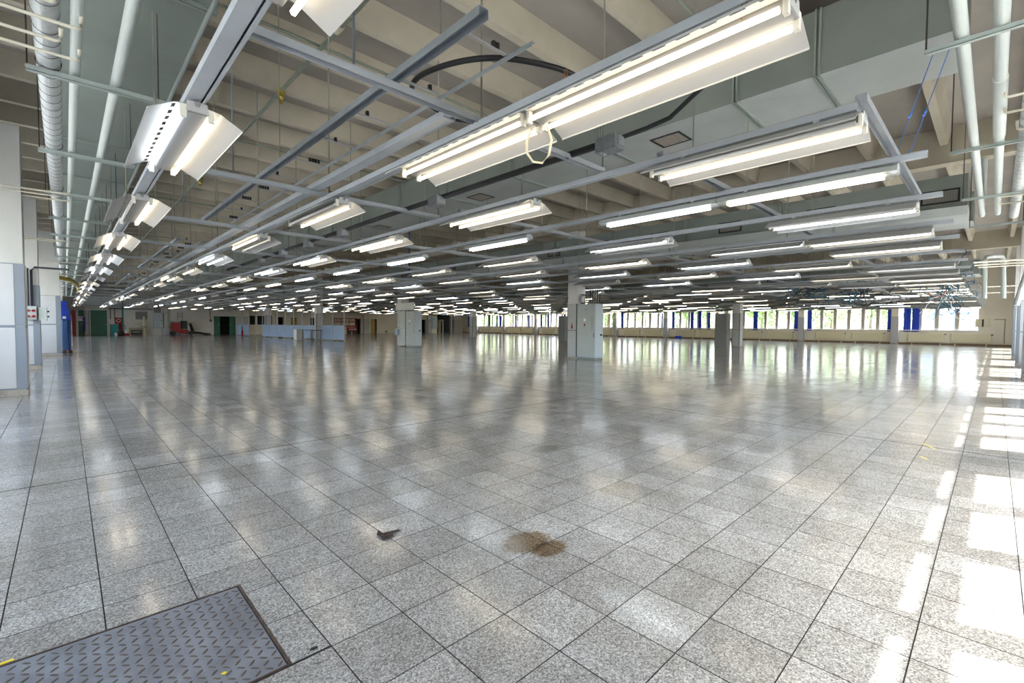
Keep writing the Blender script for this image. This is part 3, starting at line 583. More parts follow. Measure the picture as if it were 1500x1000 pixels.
# ------------------------------------------------------------------ switch cabinets
def cabinet(x0, x1, y0, y1, z1, label, front='grey', side='greyb', buttons=True, cat='cabinet', top=True):
    t = tag(empty('switch_cabinet', (x0, (y0 + y1) / 2, 0)), label, cat); W_ = (y1 - y0) / 2; D = x1 - x0
    MB().box(0.004, D, -W_ + 0.004, W_ - 0.004, 0, 0.07).build('plinth', 'greyd', t)
    MB().bbox(0, D, -W_, W_, 0.07, z1, 0.006).build('carcass', side, t)
    d = MB().box(-0.018, -0.001, -W_ + 0.012, W_ - 0.012, 0.10, z1 - 0.02).build('door', front, t)
    MB().box(-0.03, -0.018, -W_ + 0.035, -W_ + 0.055, 0.8, 0.95).build('handle', 'black', d)
    if buttons:
        for i in range(6):
            MB().tube([(-0.018, -W_ + 0.13, 1.05 + i * 0.09), (-0.035, -W_ + 0.13, 1.05 + i * 0.09)], 0.014, 8).build('button', 'black', d)
        for i in range(2): MB().tube([(-0.018, 0.06 - i * 0.08, 1.78), (-0.03, 0.06 - i * 0.08, 1.78)], 0.016, 8).build('button', 'dstl', d)
        MB().box(-0.0195, -0.018, 0.0, 0.1, 1.36, 1.46).build('label_plate', 'white', d)
        MB().prism([(-0.05, 0), (0.05, 0), (0.0, 0.1)], -0.0205, -0.018, axis='x').build('warning_mark', 'red', d).location = (0, 0.05, 1.2)
        # side switch
        MB().tube([(D * 0.7, -W_, 0.88), (D * 0.7, -W_ - 0.05, 0.88)], 0.035, 10).build('side_switch', 'black', t)
    return t
cabinet(13.40, 13.86, 9.72, 10.52, 1.98, 'tall grey switch cabinet with buttons and red warning mark, attached to nearest free column')
for i in range(6):
    pass
t = tag(empty('cable_loop', (13.5, 10.15, 2.0)), 'black cable loops rising from the nearest tall switch cabinet', 'cable')
for i in range(3): MB().tube([(0.05 * i, 0.25 - 0.02 * i + 0.12 * math.sin(a_), 0.17 + 0.17 * math.cos(a_)) for a_ in [j * PI / 8 for j in range(17)]], 0.012, 5).build('loop', 'cable', t)
for i in range(5): MB().tube([(0.1, -0.05 - 0.1 * i, 0), (0.12, -0.05 - 0.1 * i, 0.5)], 0.013, 5).build('riser', 'cable', t)
t = tag(empty('warning_triangle', (13.375, 10.74, 1.10)), 'narrow red warning triangle on the white column panel', 'sign'); MB().prism([(-0.055, 0), (0.055, 0), (0, 0.24)], -0.004, 0.0, axis='x').build('triangle', 'red', t)
cabinet(13.40, 13.85, 21.42, 22.27, 1.93, 'grey green switch cabinet attached to the second free column', front='grey', side='greyb')
t = tag(empty('cover_board', (13.34, 22.35, 1.97)), 'wide grey board over the second column cabinet', 'board'); MB().box(0, 0.05, -0.95, 0.92, 0.02, 0.42).build('board_sheet', 'ductl', t); MB().box(-0.01, 0.06, -0.97, 0.94, 0.0, 0.02).build('board_edge', 'dstl', t)
t = tag(empty('column_panel', (13.36, 22.62, 0)), 'grey two-part panel between column and second cabinet', 'panel'); MB().box(0, 0.03, -0.30, 0.26, 0.05, 0.98).build('lower_panel', 'ductl', t); MB().box(0, 0.03, -0.30, 0.26, 1.0, 1.95).build('upper_panel', 'ductl', t)
t = tag(empty('blue_box', (13.33, 23.08, 0.62)), 'small blue box fixed low on the second column', 'box'); MB().bbox(-0.08, 0.03, -0.16, 0.13, 0, 0.32, 0.01).build('box_body', 'greyb', t); MB().box(-0.09, -0.08, -0.14, 0.11, 0.02, 0.30).build('door', 'bpanel', t)
cabinet(28.0, 28.5, 10.92, 11.62, 1.98, 'plain dark grey cabinet beside the column near the far windows', front='greyd', side='greyd', buttons=False)
cabinet(27.9, 28.4, 23.1, 23.75, 1.95, 'narrow dark grey cabinet half hidden behind the nearest free column', front='greyd', side='greyd', buttons=False)

# electric socket boxes on the second left pillar
t = tag(empty('socket_box', (-0.62, 17.08 - 0.03, 1.27)), 'grey box with four red sockets on the second left pillar', 'socket box')
MB().bbox(-0.11, 0.11, -0.16, 0, 0, 0.34, 0.01).build('case', 'grey', t)
for i in range(2):
    for j in range(2): MB().tube([(-0.05 + 0.1 * i, -0.16, 0.09 + 0.14 * j), (-0.05 + 0.1 * i, -0.20, 0.08 + 0.14 * j)], 0.032, 10).build('socket', 'red', t)
t = tag(empty('side_box', (-0.42, 17.10, 1.25)), 'plain grey box with black knobs beside the red sockets', 'socket box')
MB().bbox(-0.07, 0.09, -0.15, 0.1, 0, 0.34, 0.01).build('case', 'ductl', t)
for j in range(2): MB().tube([(0.09, -0.05, 0.1 + 0.13 * j), (0.13, -0.05, 0.1 + 0.13 * j)], 0.02, 8).build('knob', 'black', t)
t = tag(empty('supply_cable', (-0.6, 17.02, 1.62)), 'black cable dropping to the red socket box from above', 'cable'); MB().tube([(0, 0, 0), (0.0, 0, 0.9), (0.06, 0, 0.98), (0.7, 0.1, 0.98)], 0.03, 6).tube([(-0.06, 0, 0), (-0.06, 0, 0.95)], 0.02, 6).build('cable_body', 'cable', t)
# tall blue cleaning machine / covered lift
t = tag(empty('blue_lift', (0.03, 25.0, 0)), 'tall blue machine with sloping top beside the third left pillar', 'machine')
MB().prism([(-0.13, 1.30), (0.13, 1.30), (0.10, 1.55), (0.02, 2.02), (-0.13, 2.02)], -0.3, 0.3).build('hood', 'blue', t)
MB().bbox(-0.12, 0.04, -0.28, 0.28, 0.12, 1.30, 0.02).build('mast', 'bluep', t)
MB().tube([(0.08, -0.15, 0.12), (0.08, -0.15, 1.3)], 0.05, 10).build('cylinder', 'bluep', t); MB().tube([(0.15, -0.2, 0.3), (0.15, -0.2, 1.2)], 0.012, 6).build('rail', 'white', t)
MB().box(-0.1, 0.0, -0.31, -0.30, 1.34, 1.44).build('label_plate', 'white', t)
MB().bbox(-0.12, 0.17, -0.3, 0.3, 0.05, 0.12, 0.01).build('base', 'orange', t)
for wx in (-0.06, 0.1): MB().tube([(wx, -0.32, 0.07), (wx, -0.27, 0.07)], 0.068, 12).build('wheel', 'black', t)
t = tag(empty('yellow_bend', (0, 0, 0)), 'thick yellow pipe bend hanging above the blue machine', 'pipe')
MB().tube([(-0.4, 26.8, 3.05), (-0.1, 26.9, 3.05), (0.15, 27.2, 3.02), (0.3, 28.2, 3.0), (0.5, 30, 2.9), (0.55, 31.5, 2.8)], 0.09, 10).build('pipe_body', 'brass', t)

# ------------------------------------------------------------------ blue partition
t = tag(empty('blue_partition', (13.3, 29.2, 0)), 'long light blue panel partition with thin steel posts', 'partition')
prev = None
px_, py_, py_end = 14.0, 31.4, 52.5
N_ = 13
pts = [(14.0 - 1.75 * (i / N_), 31.4 + (52.0 - 31.4) * i / N_) for i in range(N_ + 1)]
t.location = (0, 0, 0)
for i in range(N_):
    (xa, ya), (xb, yb) = pts[i], pts[i + 1]
    if i == 9 or i == 10: continue   # gap by the inner column
    hz = 1.12
    mb = MB(); d = Vector((xb - xa, yb - ya, 0)).normalized(); nrm = Vector((d.y, -d.x, 0)) * 0.02
    a_ = Vector((xa, ya, 0)) + d * 0.05; b_ = Vector((xb, yb, 0)) - d * 0.05
    q = [a_ - nrm, b_ - nrm, b_ + nrm, a_ + nrm]
    mb.add([(v.x, v.y, 0.1) for v in q] + [(v.x, v.y, hz) for v in q], [(0, 1, 2, 3), (7, 6, 5, 4), (0, 4, 5, 1), (1, 5, 6, 2), (2, 6, 7, 3), (3, 7, 4, 0)])
    mb.build('panel', 'bpanel', t)
for i, (xa, ya) in enumerate(pts):
    MB().box(xa - 0.03, xa + 0.03, ya - 0.03, ya + 0.03, 0, 2.5).build('post', 'steel', t)
MB().tube([(pts[0][0], pts[0][1], 2.5), (pts[-1][0], pts[-1][1], 2.5)], 0.025, 6).build('top_rail', 'steel', t)
t = tag(empty('white_cupboard', (12.5, 36.0, 0)), 'small white cupboard standing before the blue partition', 'cupboard'); MB().bbox(-0.2, 0.3, -0.3, 0.3, 0, 0.82, 0.01).build('carcass', 'panel', t); MB().box(-0.215, -0.2, -0.28, 0.28, 0.04, 0.78).build('door', 'white', t)
t = tag(empty('dark_table', (12.75, 34.0, 0)), 'dark steel table with thin legs by the blue partition', 'table'); MB().box(-0.35, 0.35, -1.0, 1.0, 0.74, 0.79).build('tabletop', 'bluep', t)
for a_ in (-0.3, 0.3):
    for b_ in (-0.9, 0.9): MB().box(a_ - 0.02, a_ + 0.02, b_ - 0.02, b_ + 0.02, 0, 0.74).build('leg', 'dstl', t)
MB().box(-0.3, 0.3, -0.02, 0.02, 0.12, 0.15).box(-0.02, 0.02, -0.9, 0.9, 0.12, 0.15).build('stretcher', 'dstl', t)
t = tag(empty('fire_extinguisher', (12.1, 49.5, 0)), 'red fire extinguisher standing before the blue partition', 'extinguisher'); MB().tube([(0, 0, 0.02), (0, 0, 0.5), (0, 0, 0.6)], [0.1, 0.1, 0.05], 12).build('bottle', 'red', t); MB().tube([(0, 0, 0.6), (0, 0, 1.0)], [0.05, 0.03], 8).build('valve', 'black', t)

# ------------------------------------------------------------------ ducts
def air_duct(label, x0, x1, z0, z1, y0, y1, flanges, vents, side=None, cat='duct', fl=0.03, base='duct', vx=None, under=1):
    t = tag(empty('air_duct', (x0, y0, z0)), label, cat); ox, oy, oz = x0, y0, z0
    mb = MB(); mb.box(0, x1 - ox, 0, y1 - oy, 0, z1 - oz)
    mb.m[-6] = under  # bottom face can take the paler material, floor-reflected light put into its colour
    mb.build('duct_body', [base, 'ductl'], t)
    for f in flanges:
        if y0 < f < y1:
            q = MB()
            for s_ in (-0.035, 0.012): 
                q.box(-fl, -0.001, f + s_ - oy, f + s_ + 0.02 - oy, -fl, z1 - oz); q.box(-0.001, x1 - ox + fl, f + s_ - oy, f + s_ + 0.02 - oy, -fl, -0.001); q.box(x1 - ox + 0.001, x1 - ox + fl, f + s_ - oy, f + s_ + 0.02 - oy, -0.001, z1 - oz)
            q.build('flange', 'ductf', t)
    for v in vents:
        if side is None:
            a, b = vx; c = v
            fr = MB(); fr.box(a - ox, b - ox, c - oy, c + 0.03 - oy, -0.012, -0.001).box(a - ox, b - ox, c + 0.47 - oy, c + 0.50 - oy, -0.012, -0.001).box(a - ox, a + 0.03 - ox, c + 0.03 - oy, c + 0.47 - oy, -0.012, -0.001).box(b - 0.03 - ox, b - ox, c + 0.03 - oy, c + 0.47 - oy, -0.012, -0.001)
            f_ = fr.build('vent_frame', 'black', t); l_ = MB()
            for i in range(10): l_.box(a + 0.03 - ox, b - 0.03 - ox, c + 0.035 + i * 0.044 - oy, c + 0.065 + i * 0.044 - oy, -0.009, -0.002)
            l_.build('louvers', 'vent', f_)
        else:
            c = v; za, zb = 0.10, 0.36
            fr = MB(); fr.box(-0.012, -0.001, c - oy, c + 0.55 - oy, za, za + 0.03).box(-0.012, -0.001, c - oy, c + 0.55 - oy, zb - 0.03, zb).box(-0.012, -0.001, c - oy, c + 0.03 - oy, za + 0.03, zb - 0.03).box(-0.012, -0.001, c + 0.52 - oy, c + 0.55 - oy, za + 0.03, zb - 0.03)
            f_ = fr.build('vent_frame', 'black', t); l_ = MB()
            for i in range(12): l_.box(-0.008, -0.001, c + 0.035 + i * 0.041 - oy, c + 0.062 + i * 0.041 - oy, za + 0.03, zb - 0.03)
            for i in range(4): l_.box(-0.009, -0.001, c + 0.03 - oy, c + 0.52 - oy, za + 0.05 + i * 0.045, za + 0.058 + i * 0.045)
            l_.build('louvers', 'mesh', f_)
    return t
fl1 = [1.56, 2.5, 4.65, 6.8] + [9.0 + 2.15 * k for k in range(23)]
air_duct('largest grey green duct running behind the brightest lamp row', 6.52, 7.62, 4.20, 4.97, 0.30, 56, fl1, [3.45 + 4.75 * k for k in range(11)], vx=(6.85, 7.30))
air_duct('grey green duct above the pipes along the left wall', -0.12, 1.09, 4.20, 4.90, -1.0, 56, [2.7 + 2.6 * k for k in range(21)], [], under=0)
air_duct('grey duct with side grilles below the first cross girder', 12.0, 13.05, 3.45, 4.05, 0.42, 56, [3.5 + 2.3 * k for k in range(22)], [0.52 + 1.93 * k for k in range(20)], side='w')
air_duct('grey duct in the middle bay beyond the first girder', 18.0, 19.2, 4.15, 4.95, 0.5, 56, [2 + 2.4 * k for k in range(22)], [4.0 + 4.7 * k for k in range(10)], vx=(18.3, 18.8))
air_duct('grey duct with side grilles below the second cross girder', 27.2, 28.3, 3.45, 4.05, 0.5, 56, [3 + 2.4 * k for k in range(22)], [2 + 3.0 * k for k in range(16)], side='w')
air_duct('grey duct nearest the far window wall', 36.0, 37.2, 4.1, 4.9, 0.5, 56, [3 + 2.4 * k for k in range(22)], [], vx=(36.3, 36.8))
# rounded gutter duct under the second
t = tag(empty('round_gutter', (11.75, 0.40, 3.12)), 'pale half-round gutter duct below the first grille duct', 'duct')
MB().prism([(0, 0.30)] + [(0.30 - 0.30 * math.cos(a_), 0.14 - 0.14 * math.sin(a_)) for a_ in [i * PI / 8 for i in range(9)]] + [(0.60, 0.30)], 0, 52).build('gutter_shell', 'ductl', t)
for i in range(14): MB().prism([(-0.02, 0.32), (-0.02, 0.12), (0.1, -0.01), (0.3, -0.04), (0.5, -0.01), (0.62, 0.12), (0.62, 0.32)], 2 + 3.7 * i, 2.05 + 3.7 * i).build('strap', 'ductf', t)

# ------------------------------------------------------------------ pipes and trapezes
def long_pipe(name, label, pts, r, m, n_=16, bands=None, cat='pipe', band_m=None):
    t = tag(empty(name, pts[0]), label, cat); o_ = Vector(pts[0])
    MB().tube([Vector(p) - o_ for p in pts], r, n_).build('pipe_body', m, t)
    if bands:
        q = MB()
        d = (Vector(pts[1]) - Vector(pts[0])); L = d.length; d.normalize(); s_ = 0.3
        while s_ < min(L, bands[1]): q.tube([d * s_, d * (s_ + 0.008)], r + 0.002, n_, cap=True); s_ += bands[0]
        o = q.build('wrap_bands', band_m or 'rod', t); o['kind'] = 'stuff'
    return t
long_pipe('insulated_pipe', 'fat foil-wrapped pipe at the left ceiling edge', [(-0.06, -1.0, 3.45), (-0.06, 56, 3.45)], 0.078, 'foil', 20, (0.22, 14), band_m='dstl')
long_pipe('pipe', 'thin grey green pipe next to the foil-wrapped one on the left', [(0.105, -1.0, 3.42), (0.105, 56, 3.42)], 0.036, 'pipe')
long_pipe('pipe', 'grey green pipe right of the thin one at upper left', [(0.385, -1.0, 3.42), (0.385, 56, 3.42)], 0.042, 'pipe')
t = tag(empty('pipe_flange', (0.105, 4.28, 3.42)), 'thicker coupling sleeve on the thin pipe at upper left', 'coupling'); MB().tube([(0, 0, 0), (0, -0.5, 0)], 0.047, 14).tube([(0, 0.03, 0), (0, 0, 0)], [0.037, 0.047], 14).build('sleeve', 'pipe', t)
def bar_x(name, x0, x1, y, z, h, wd, m, t):
    MB().strip([(-wd / 2, h), (-wd / 2, 0), (wd / 2, 0), (wd / 2, h)], 0.004, x0, x1, 0, 'x').build(name, m, t).location = (0, y, z)
nL = 0
yy = 0.55
while yy < 55:
    t = tag(empty('pipe_trapeze', (0, yy, 3.33)), 'left pipe trapeze, %s crossbar from the camera' % ORD[nL], 'pipe hanger', 'trapeze hangers of the left pipes'); nL += 1
    MB().strip([(-0.028, 0.045), (-0.028, 0), (0.028, 0), (0.028, 0.045)], 0.004, -0.20, 0.74, 0, 'x').build('crossbar', 'trap', t)
    MB().tube([(-0.19, 0, 0.0), (-0.19, 0, 1.6)], 0.006, 6).build('hanger_rod', 'dstl', t); MB().tube([(0.70, 0, 0.0), (0.70, 0, 0.87)], 0.006, 6).build('hanger_rod', 'dstl', t)
    MB().tube([(-0.06 + 0.082 * math.cos(a_), 0, 0.12 + 0.082 * math.sin(a_)) for a_ in [i * PI / 10 for i in range(21)]], 0.004, 5).build('pipe_clamp', 'dstl', t)
    yy += 2.59
# steel angle along the pipes (runs parallel on the left)
long_pipe('edge_rail', 'slim steel rail running along the right edge of the left duct', [(0.86, -1, 3.62), (0.86, 55, 3.62)], 0.018, 'trap', 6, cat='rail')
# right pipes
long_pipe('pipe', 'left one of the three big pipes at upper right', [(0.5, 0.24, 3.42), (13.0, 0.24, 3.42), (13.3, 0.24, 3.5), (13.35, 0.24, 3.7), (13.35, 0.24, 4.6)], 0.044, 'pipe', 18)
long_pipe('pipe', 'middle one of the three big pipes at upper right', [(0.5, 0.03, 3.42), (13.0, 0.03, 3.42), (13.3, 0.03, 3.5), (13.35, 0.03, 3.7), (13.35, 0.03, 4.6)], 0.044, 'pipe', 18)
long_pipe('insulated_pipe', 'foil-wrapped right one of the three pipes at upper right', [(0.5, -0.19, 3.45), (13.6, -0.19, 3.45)], 0.07, 'foil', 18, (0.25, 12.5), band_m='rod')
t = tag(empty('pipe_sleeve', (6.0, 0.03, 3.42)), 'wider sleeve on the middle pipe at upper right', 'coupling'); MB().tube([(0, 0, 0), (1.8, 0, 0)], 0.051, 16).build('sleeve', 'pipe', t)
nL = 0; xx = 1.9
while xx < 14.5:
    t = tag(empty('pipe_trapeze', (xx, 0, 3.34)), 'right pipe trapeze, %s crossbar from the camera' % ORD[nL], 'pipe hanger', 'trapeze hangers of the right pipes'); nL += 1
    MB().strip([(-0.022, 0.035), (-0.022, 0), (0.022, 0), (0.022, 0.035)], 0.004, -0.34, 0.45, 0, 'y').build('crossbar', 'trap', t)
    MB().tube([(0, 0.44, 0.0), (0, 0.44, 1.66)], 0.006, 6).build('hanger_rod', 'dstl', t); MB().tube([(0, -0.33, 0.0), (0, -0.33, 1.66)], 0.006, 6).build('hanger_rod', 'dstl', t)
    xx += 3.02
MBx = MB
# cream branch pipes with hooked ends
def hook(loc, dirx, L, label, axis):
    t = tag(empty('branch_pipe', loc), label, 'pipe', 'cream branch pipes')
    if axis == 'x': pts = [(-L, 0, 0), (-0.03, 0, 0), (-0.005, 0, 0.01), (0, 0, 0.045), (0, 0, 0.09)]
    else: pts = [(0, -L, 0), (0, -0.03, 0), (0, -0.005, 0.01), (0, 0, 0.045), (0, 0, 0.09)]
    MB().tube(pts, 0.0125, 8).build('pipe_body', 'cream', t)
    MB().tube([pts[-1], (pts[-1][0], pts[-1][1], 0.10)], 0.015, 8).build('end_fitting', 'cream', t)
for i, (xx, yy) in enumerate([(0.00, 4.35), (0.125, 4.62), (0.02, 4.92), (0.125, 5.17), (0.10, 10.6), (-0.02, 10.9), (0.1, 11.2), (0.1, 16.7), (0.0, 17.0), (0.1, 22.8)]):
    hook((xx, yy, 3.30), 1, 1.75, 'cream branch pipe from left wall, %s from the camera' % ORD[i], 'x')
for i, (xx, yy) in enumerate([(6.3, 0.0), (6.75, 0.0), (7.4, -0.1), (11.0, 0.0), (11.6, 0.0)]):
    hook((xx, yy, 3.33), 1, 1.4, 'cream branch pipe from right wall, %s from the camera' % ORD[i], 'y')
for i, (xx, zz) in enumerate([(15.5, 2.75), (16.2, 2.75), (19.5, 3.0), (24, 2.7), (30, 2.8)]):
    t = tag(empty('wall_pipe', (xx, 0.4, zz)), 'horizontal cream pipe off the right wall, %s beyond the pipe bends' % ORD[i], 'pipe', 'cream pipes off the right wall'); MB().tube([(0, 0, 0), (0, -1.8, 0)], 0.02, 8).build('pipe_body', 'cream', t)
t = tag(empty('pipe_loop', (20.0, 0.25, 2.1)), 'white inverted U pipe loop near the right wall', 'pipe'); MB().tube([(0, 0, 0), (0, 0.02, 1.15), (0.02, 0.0, 1.25), (0.1, -0.15, 1.27), (0.2, -0.34, 1.25), (0.2, -0.36, 1.15), (0.2, -0.4, 0)], 0.06, 10).build('pipe_body', 'pipe', t)
t = tag(empty('foil_riser', (20.6, -0.62, 1.9)), 'foil-wrapped pipe slanting down near the right wall', 'pipe'); MB().tube([(0, 0.2, 0), (0, 0.1, 0.5), (0, 0.0, 0.9), (0, -0.05, 1.4)], [0.07, 0.08, 0.09, 0.09], 12).build('pipe_body', 'foil', t)

# ceiling conduits with brass heads
long_pipe('green_conduit', 'olive green pipe under the ribs running away from camera', [(2.52, -1.2, 4.86), (2.52, 40, 4.86)], 0.028, 'gpipe', 10)
for i, yy in enumerate([2.6, 6.35, 10.72, 13.4, 17.2, 21, 25]):
    long_pipe('cross_conduit', 'dark thin cross pipe under the ribs, %s from the camera' % ORD[i], [(0.95, yy, 4.9), (6.4, yy, 4.9)], 0.02, 'gpipe', 6)
for i, yy in enumerate([5.75, 7.9, 14.0, 22]):
    t = tag(empty('brass_head', (2.52, yy, 4.75)), 'brass detector head under the olive pipe, %s from the camera' % ORD[i], 'detector', 'brass heads on the olive pipe')
    if i == 0:
        MB().tube([(0, -0.08, 0.11), (0, 0.08, 0.11)], 0.04, 10).build('collar', 'ccord', t); continue
    MB().tube([(0, 0, 0.14), (0, 0, 0.02)], [0.06, 0.055], 10).build('cup', 'brass', t); MB().tube([(0, 0, 0.02), (0, 0, -0.08)], [0.042, 0.03], 8).build('nozzle', 'brass', t)
long_pipe('blue_pipe', 'dark blue pipe dropping and running between lamp rows', [(8.8, 9.5, 5.0), (8.8, 9.5, 4.6), (8.8, 14.2, 4.6), (8.8, 14.4, 4.5), (8.8, 14.4, 2.9)], 0.03, 'bluep', 8)

# ------------------------------------------------------------------ lighting rails, cross rails, lamps
ROWX = [0.66, 2.35, 3.95, 5.42, 7.15, 9.05, 10.6, 12.55]
while ROWX[-1] + 1.72 < 44: ROWX.append(ROWX[-1] + 1.72)
LZ = 2.60     # lamp housing underside
rodmesh = MB().tube([(0, 0, 0), (0, 0, 5.0 - 2.73)], 0.009, 6).mesh('hanger_rod', 'rod')
for i, x in enumerate(ROWX):
    t = tag(empty('lighting_rail', (x, 0.45 if i > 2 else 0.7, 2.70 if i == 1 else 2.685)), 'long steel lighting rail carrying the %s lamp row from the left wall' % ORD[i], 'rail', 'lighting rails')
    wd = 0.055 if i < 2 else 0.03
    L_ = 56.5 if i not in (0,) else 57
    MB().strip([(-wd, 0), (-wd, 0.05), (wd, 0.05), (wd, 0)], 0.004, -0.4 if i < 1 else 0, L_).strip([(-wd, 0), (wd * 0.45, 0)], 0.004, -0.4 if i < 1 else 0, L_).strip([(wd * 0.68, 0), (wd, 0)], 0.004, -0.4 if i < 1 else 0, L_).build('channel', 'steel', t)
    rods = MB(); zt = 5.0
    for (da, db, dz_) in ((-0.2, 1.12, 4.2), (6.5, 7.65, 4.2), (11.7, 13.1, 3.45), (18, 19.2, 4.15), (27.2, 28.3, 3.45), (36, 37.2, 4.1)):
        if da < x < db: zt = dz_ - 0.03
    rl = zt - 2.73
    rmesh = MB().tube([(0, 0, 0), (0, 0, rl)], 0.009, 6).mesh('hanger_rod', 'rod') if i < 7 else None
    for k in range(20):
        yy = 2.1 + 2.87 * k
        if i < 7:
            o = bpy.data.objects.new('hanger_rod', rmesh); COL.objects.link(o); o.parent = t; o.location = (0.0, yy, 0.045)
        else: rods.tube([(0, yy, 0.045), (0, yy, 0.045 + rl)], 0.008, 4, cap=False)
    if i >= 7: o = rods.build('hanger_rods', 'rod', t); o['kind'] = 'stuff'
# extra wide trough beside the second rail
t = tag(empty('cable_trough', (2.16, 2.95, 2.78)), 'wide steel cable trough left of the brightest lamp row', 'trough')
MB().strip([(-0.05, 0.06), (-0.055, 0), (0.055, 0), (0.06, 0.05)], 0.005, 0, 34).build('trough_sheet', 'steel', t)
# cross rails
for k in range(20):
    yy = 2.80 + 2.87 * k
    t = tag(empty('cross_rail', (0.7, yy, 2.742)), 'near-side white cross rail, %s from the camera' % ORD[k], 'rail', 'cross rails at left')
    MB().strip([(-0.028, 0), (-0.028, 0.045), (0.028, 0.045), (0.028, 0)], 0.004, 0, 3.25, 0, 'x').build('channel', 'steel', t)
    MB().box(-0.03 + 0.62, 0.03 + 0.62, -0.03, -0.005, 0.02, 0.05).build('bracket', 'galv', t); MB().tube([(0.62, 0, 0.045), (0.62, 0, 2.2)], 0.009, 6).build('hanger_rod', 'galv', t)
for k in range(18):
    yy = 0.68 if k == 0 else 2.17 + 3.0 * (k - 1)
    t = tag(empty('cross_rail', (3.95, yy, 2.742)), 'long cross rail over the right-hand lamp rows, %s from the camera' % ORD[k], 'rail', 'cross rails at right')
    MB().strip([(-0.03, 0), (-0.03, 0.05), (0.03, 0.05), (0.03, 0)], 0.004, 0.0, 3.45 if k == 0 else 40, 0, 'x').build('channel', 'galv', t)
# ladder frames of perforated strips with clips
def ladder(y0, y1, label, step=0.72):
    t = tag(empty('cable_ladder', (1.66, y0, 2.86)), label, 'cable ladder', 'hanging cable ladders')
    MB().strip([(-0.03, 0.0), (-0.03, 0.05), (0.03, 0.05), (0.03, 0.0)], 0.004, 0, y1 - y0).build('rail', 'galv', t)
    MB().strip([(0.375, 0.0), (0.375, 0.03), (0.405, 0.03)], 0.004, 0, y1 - y0).build('rail', 'galv', t)
    s_ = 0.25; i = 0
    while s_ < y1 - y0:
        r_ = MB().box(0.0, 0.39, s_ - 0.012, s_ + 0.012, 0.052, 0.060)
        r_.build('rung', 'lampw', t)
        c_ = MB(); cxp = 0.12 + 0.2 * R.random()
        for j in range(R.choice((1, 2, 4))): c_.box(cxp + j * 0.03, cxp + 0.022 + j * 0.03, s_ - 0.012, s_ + 0.012, 0.060, 0.10)
        c_.build('clip', 'black', t)
        s_ += step; i += 1
    for yy in (0.4, 3.3, 6.2):
        if yy < y1 - y0: MB().tube([(0, yy, 0.05), (0, yy, 2.1)], 0.005, 5).build('hanger_rod', 'rod', t)
ladder(1.96, 9.3, 'nearest steel cable ladder with perforated rungs and black clips')
ladder(11.35, 18.2, 'second steel cable ladder, beyond the nearest one')
ladder(20.5, 27, 'third steel cable ladder, furthest of the three')

# lamps --------------------------------------------------------------
HL = 0.775
def reflector_mesh(side, slots):
    mb = MB(); s = side; th = 0.003 * s
    def pl(p, y0, y1): 
        mb.strip(p if s > 0 else p[::-1], 0.003, y0, y1)
    if slots and s < 0:
        n_ = 12; step = 2 * HL / n_
        for i in range(n_ + 1):
            y_ = -HL + i * step
            a, b = max(-HL, y_ - 0.028), min(HL, y_ + 0.028)
            pl([(s * 0.112, 0.031), (s * 0.134, 0.024)], a, b)
        pl([(s * 0.062, 0.035), (s * 0.112, 0.031)], -HL, HL)
    else: pl([(s * 0.062, 0.035), (s * 0.134, 0.024)], -HL, HL)
    pl([(s * 0.134, 0.024), (s * 0.264, -0.050)], -HL, HL); pl([(s * 0.264, -0.050), (s * 0.265, -0.060)], -HL, HL)
    return mb
LM = {}
LM['housing'] = MB().prism([(-0.056, -0.012), (0.056, -0.012), (0.05, 0.055), (0.03, 0.068), (-0.03, 0.068), (-0.05, 0.055)], -HL, HL).mesh('housing', 'lampb')
LM['cap'] = MB().prism([(-0.066, -0.006), (0.066, -0.006), (0.056, 0.06), (0.02, 0.06), (0.012, 0.03), (-0.012, 0.03), (-0.02, 0.06), (-0.056, 0.06)], 0, 0.008).mesh('end_cap', 'lampw')
LM['holder'] = MB().box(-0.017, 0.017, 0, 0.022, -0.050, 0.03).mesh('lamp_holder', 'holder')
for k_, m_ in (('w', 'warm'), ('c', 'cool'), ('o', 'tubeoff')): LM['tube' + k_] = MB().tube([(0, -HL + 0.03, 0), (0, HL - 0.03, 0)], 0.0155, 10).mesh('tube', m_)
LM['refL'] = reflector_mesh(-1, True).mesh('reflector', 'lampw'); LM['refR'] = reflector_mesh(1, True).mesh('reflector', 'lampw')
LM['refL2'] = reflector_mesh(-1, False).mesh('reflector', 'lampw'); LM['refR2'] = reflector_mesh(1, False).mesh('reflector', 'lampw')
LM['bracket'] = MB().box(-0.03, 0.03, -0.02, 0.02, 0.06, 0.10).mesh('bracket', 'galv')
def child(nm, me, t, loc=(0, 0, 0), rot=None):
    o = bpy.data.objects.new(nm, me); COL.objects.link(o); o.parent = t; o.location = loc
    if rot: o.rotation_euler = rot
    return o
def open_lamp(loc, st, wings='LR', slots=True):
    t = empty('twin_tube_lamp', loc)
    child('housing', LM['housing'], t); child('end_cap', LM['cap'], t, (0, -HL - 0.008, 0)); child('end_cap', LM['cap'], t, (0, HL, 0))
    for s_, c_ in ((-1, st[0]), (1, st[1])):
        child('tube', LM['tube' + c_], t, (s_ * 0.09, 0, -0.026))
        child('lamp_holder', LM['holder'], t, (s_ * 0.078, -HL - 0.006, 0)); child('lamp_holder', LM['holder'], t, (s_ * 0.078, HL - 0.016, 0))
    sfx = '' if slots else '2'
    if 'L' in wings: child('reflector', LM['refL' + sfx], t)
    if 'R' in wings: child('reflector', LM['refR' + sfx], t)
    child('bracket', LM['bracket'], t, (0, -0.5, 0)); child('bracket', LM['bracket'], t, (0, 0.5, 0))
    return t
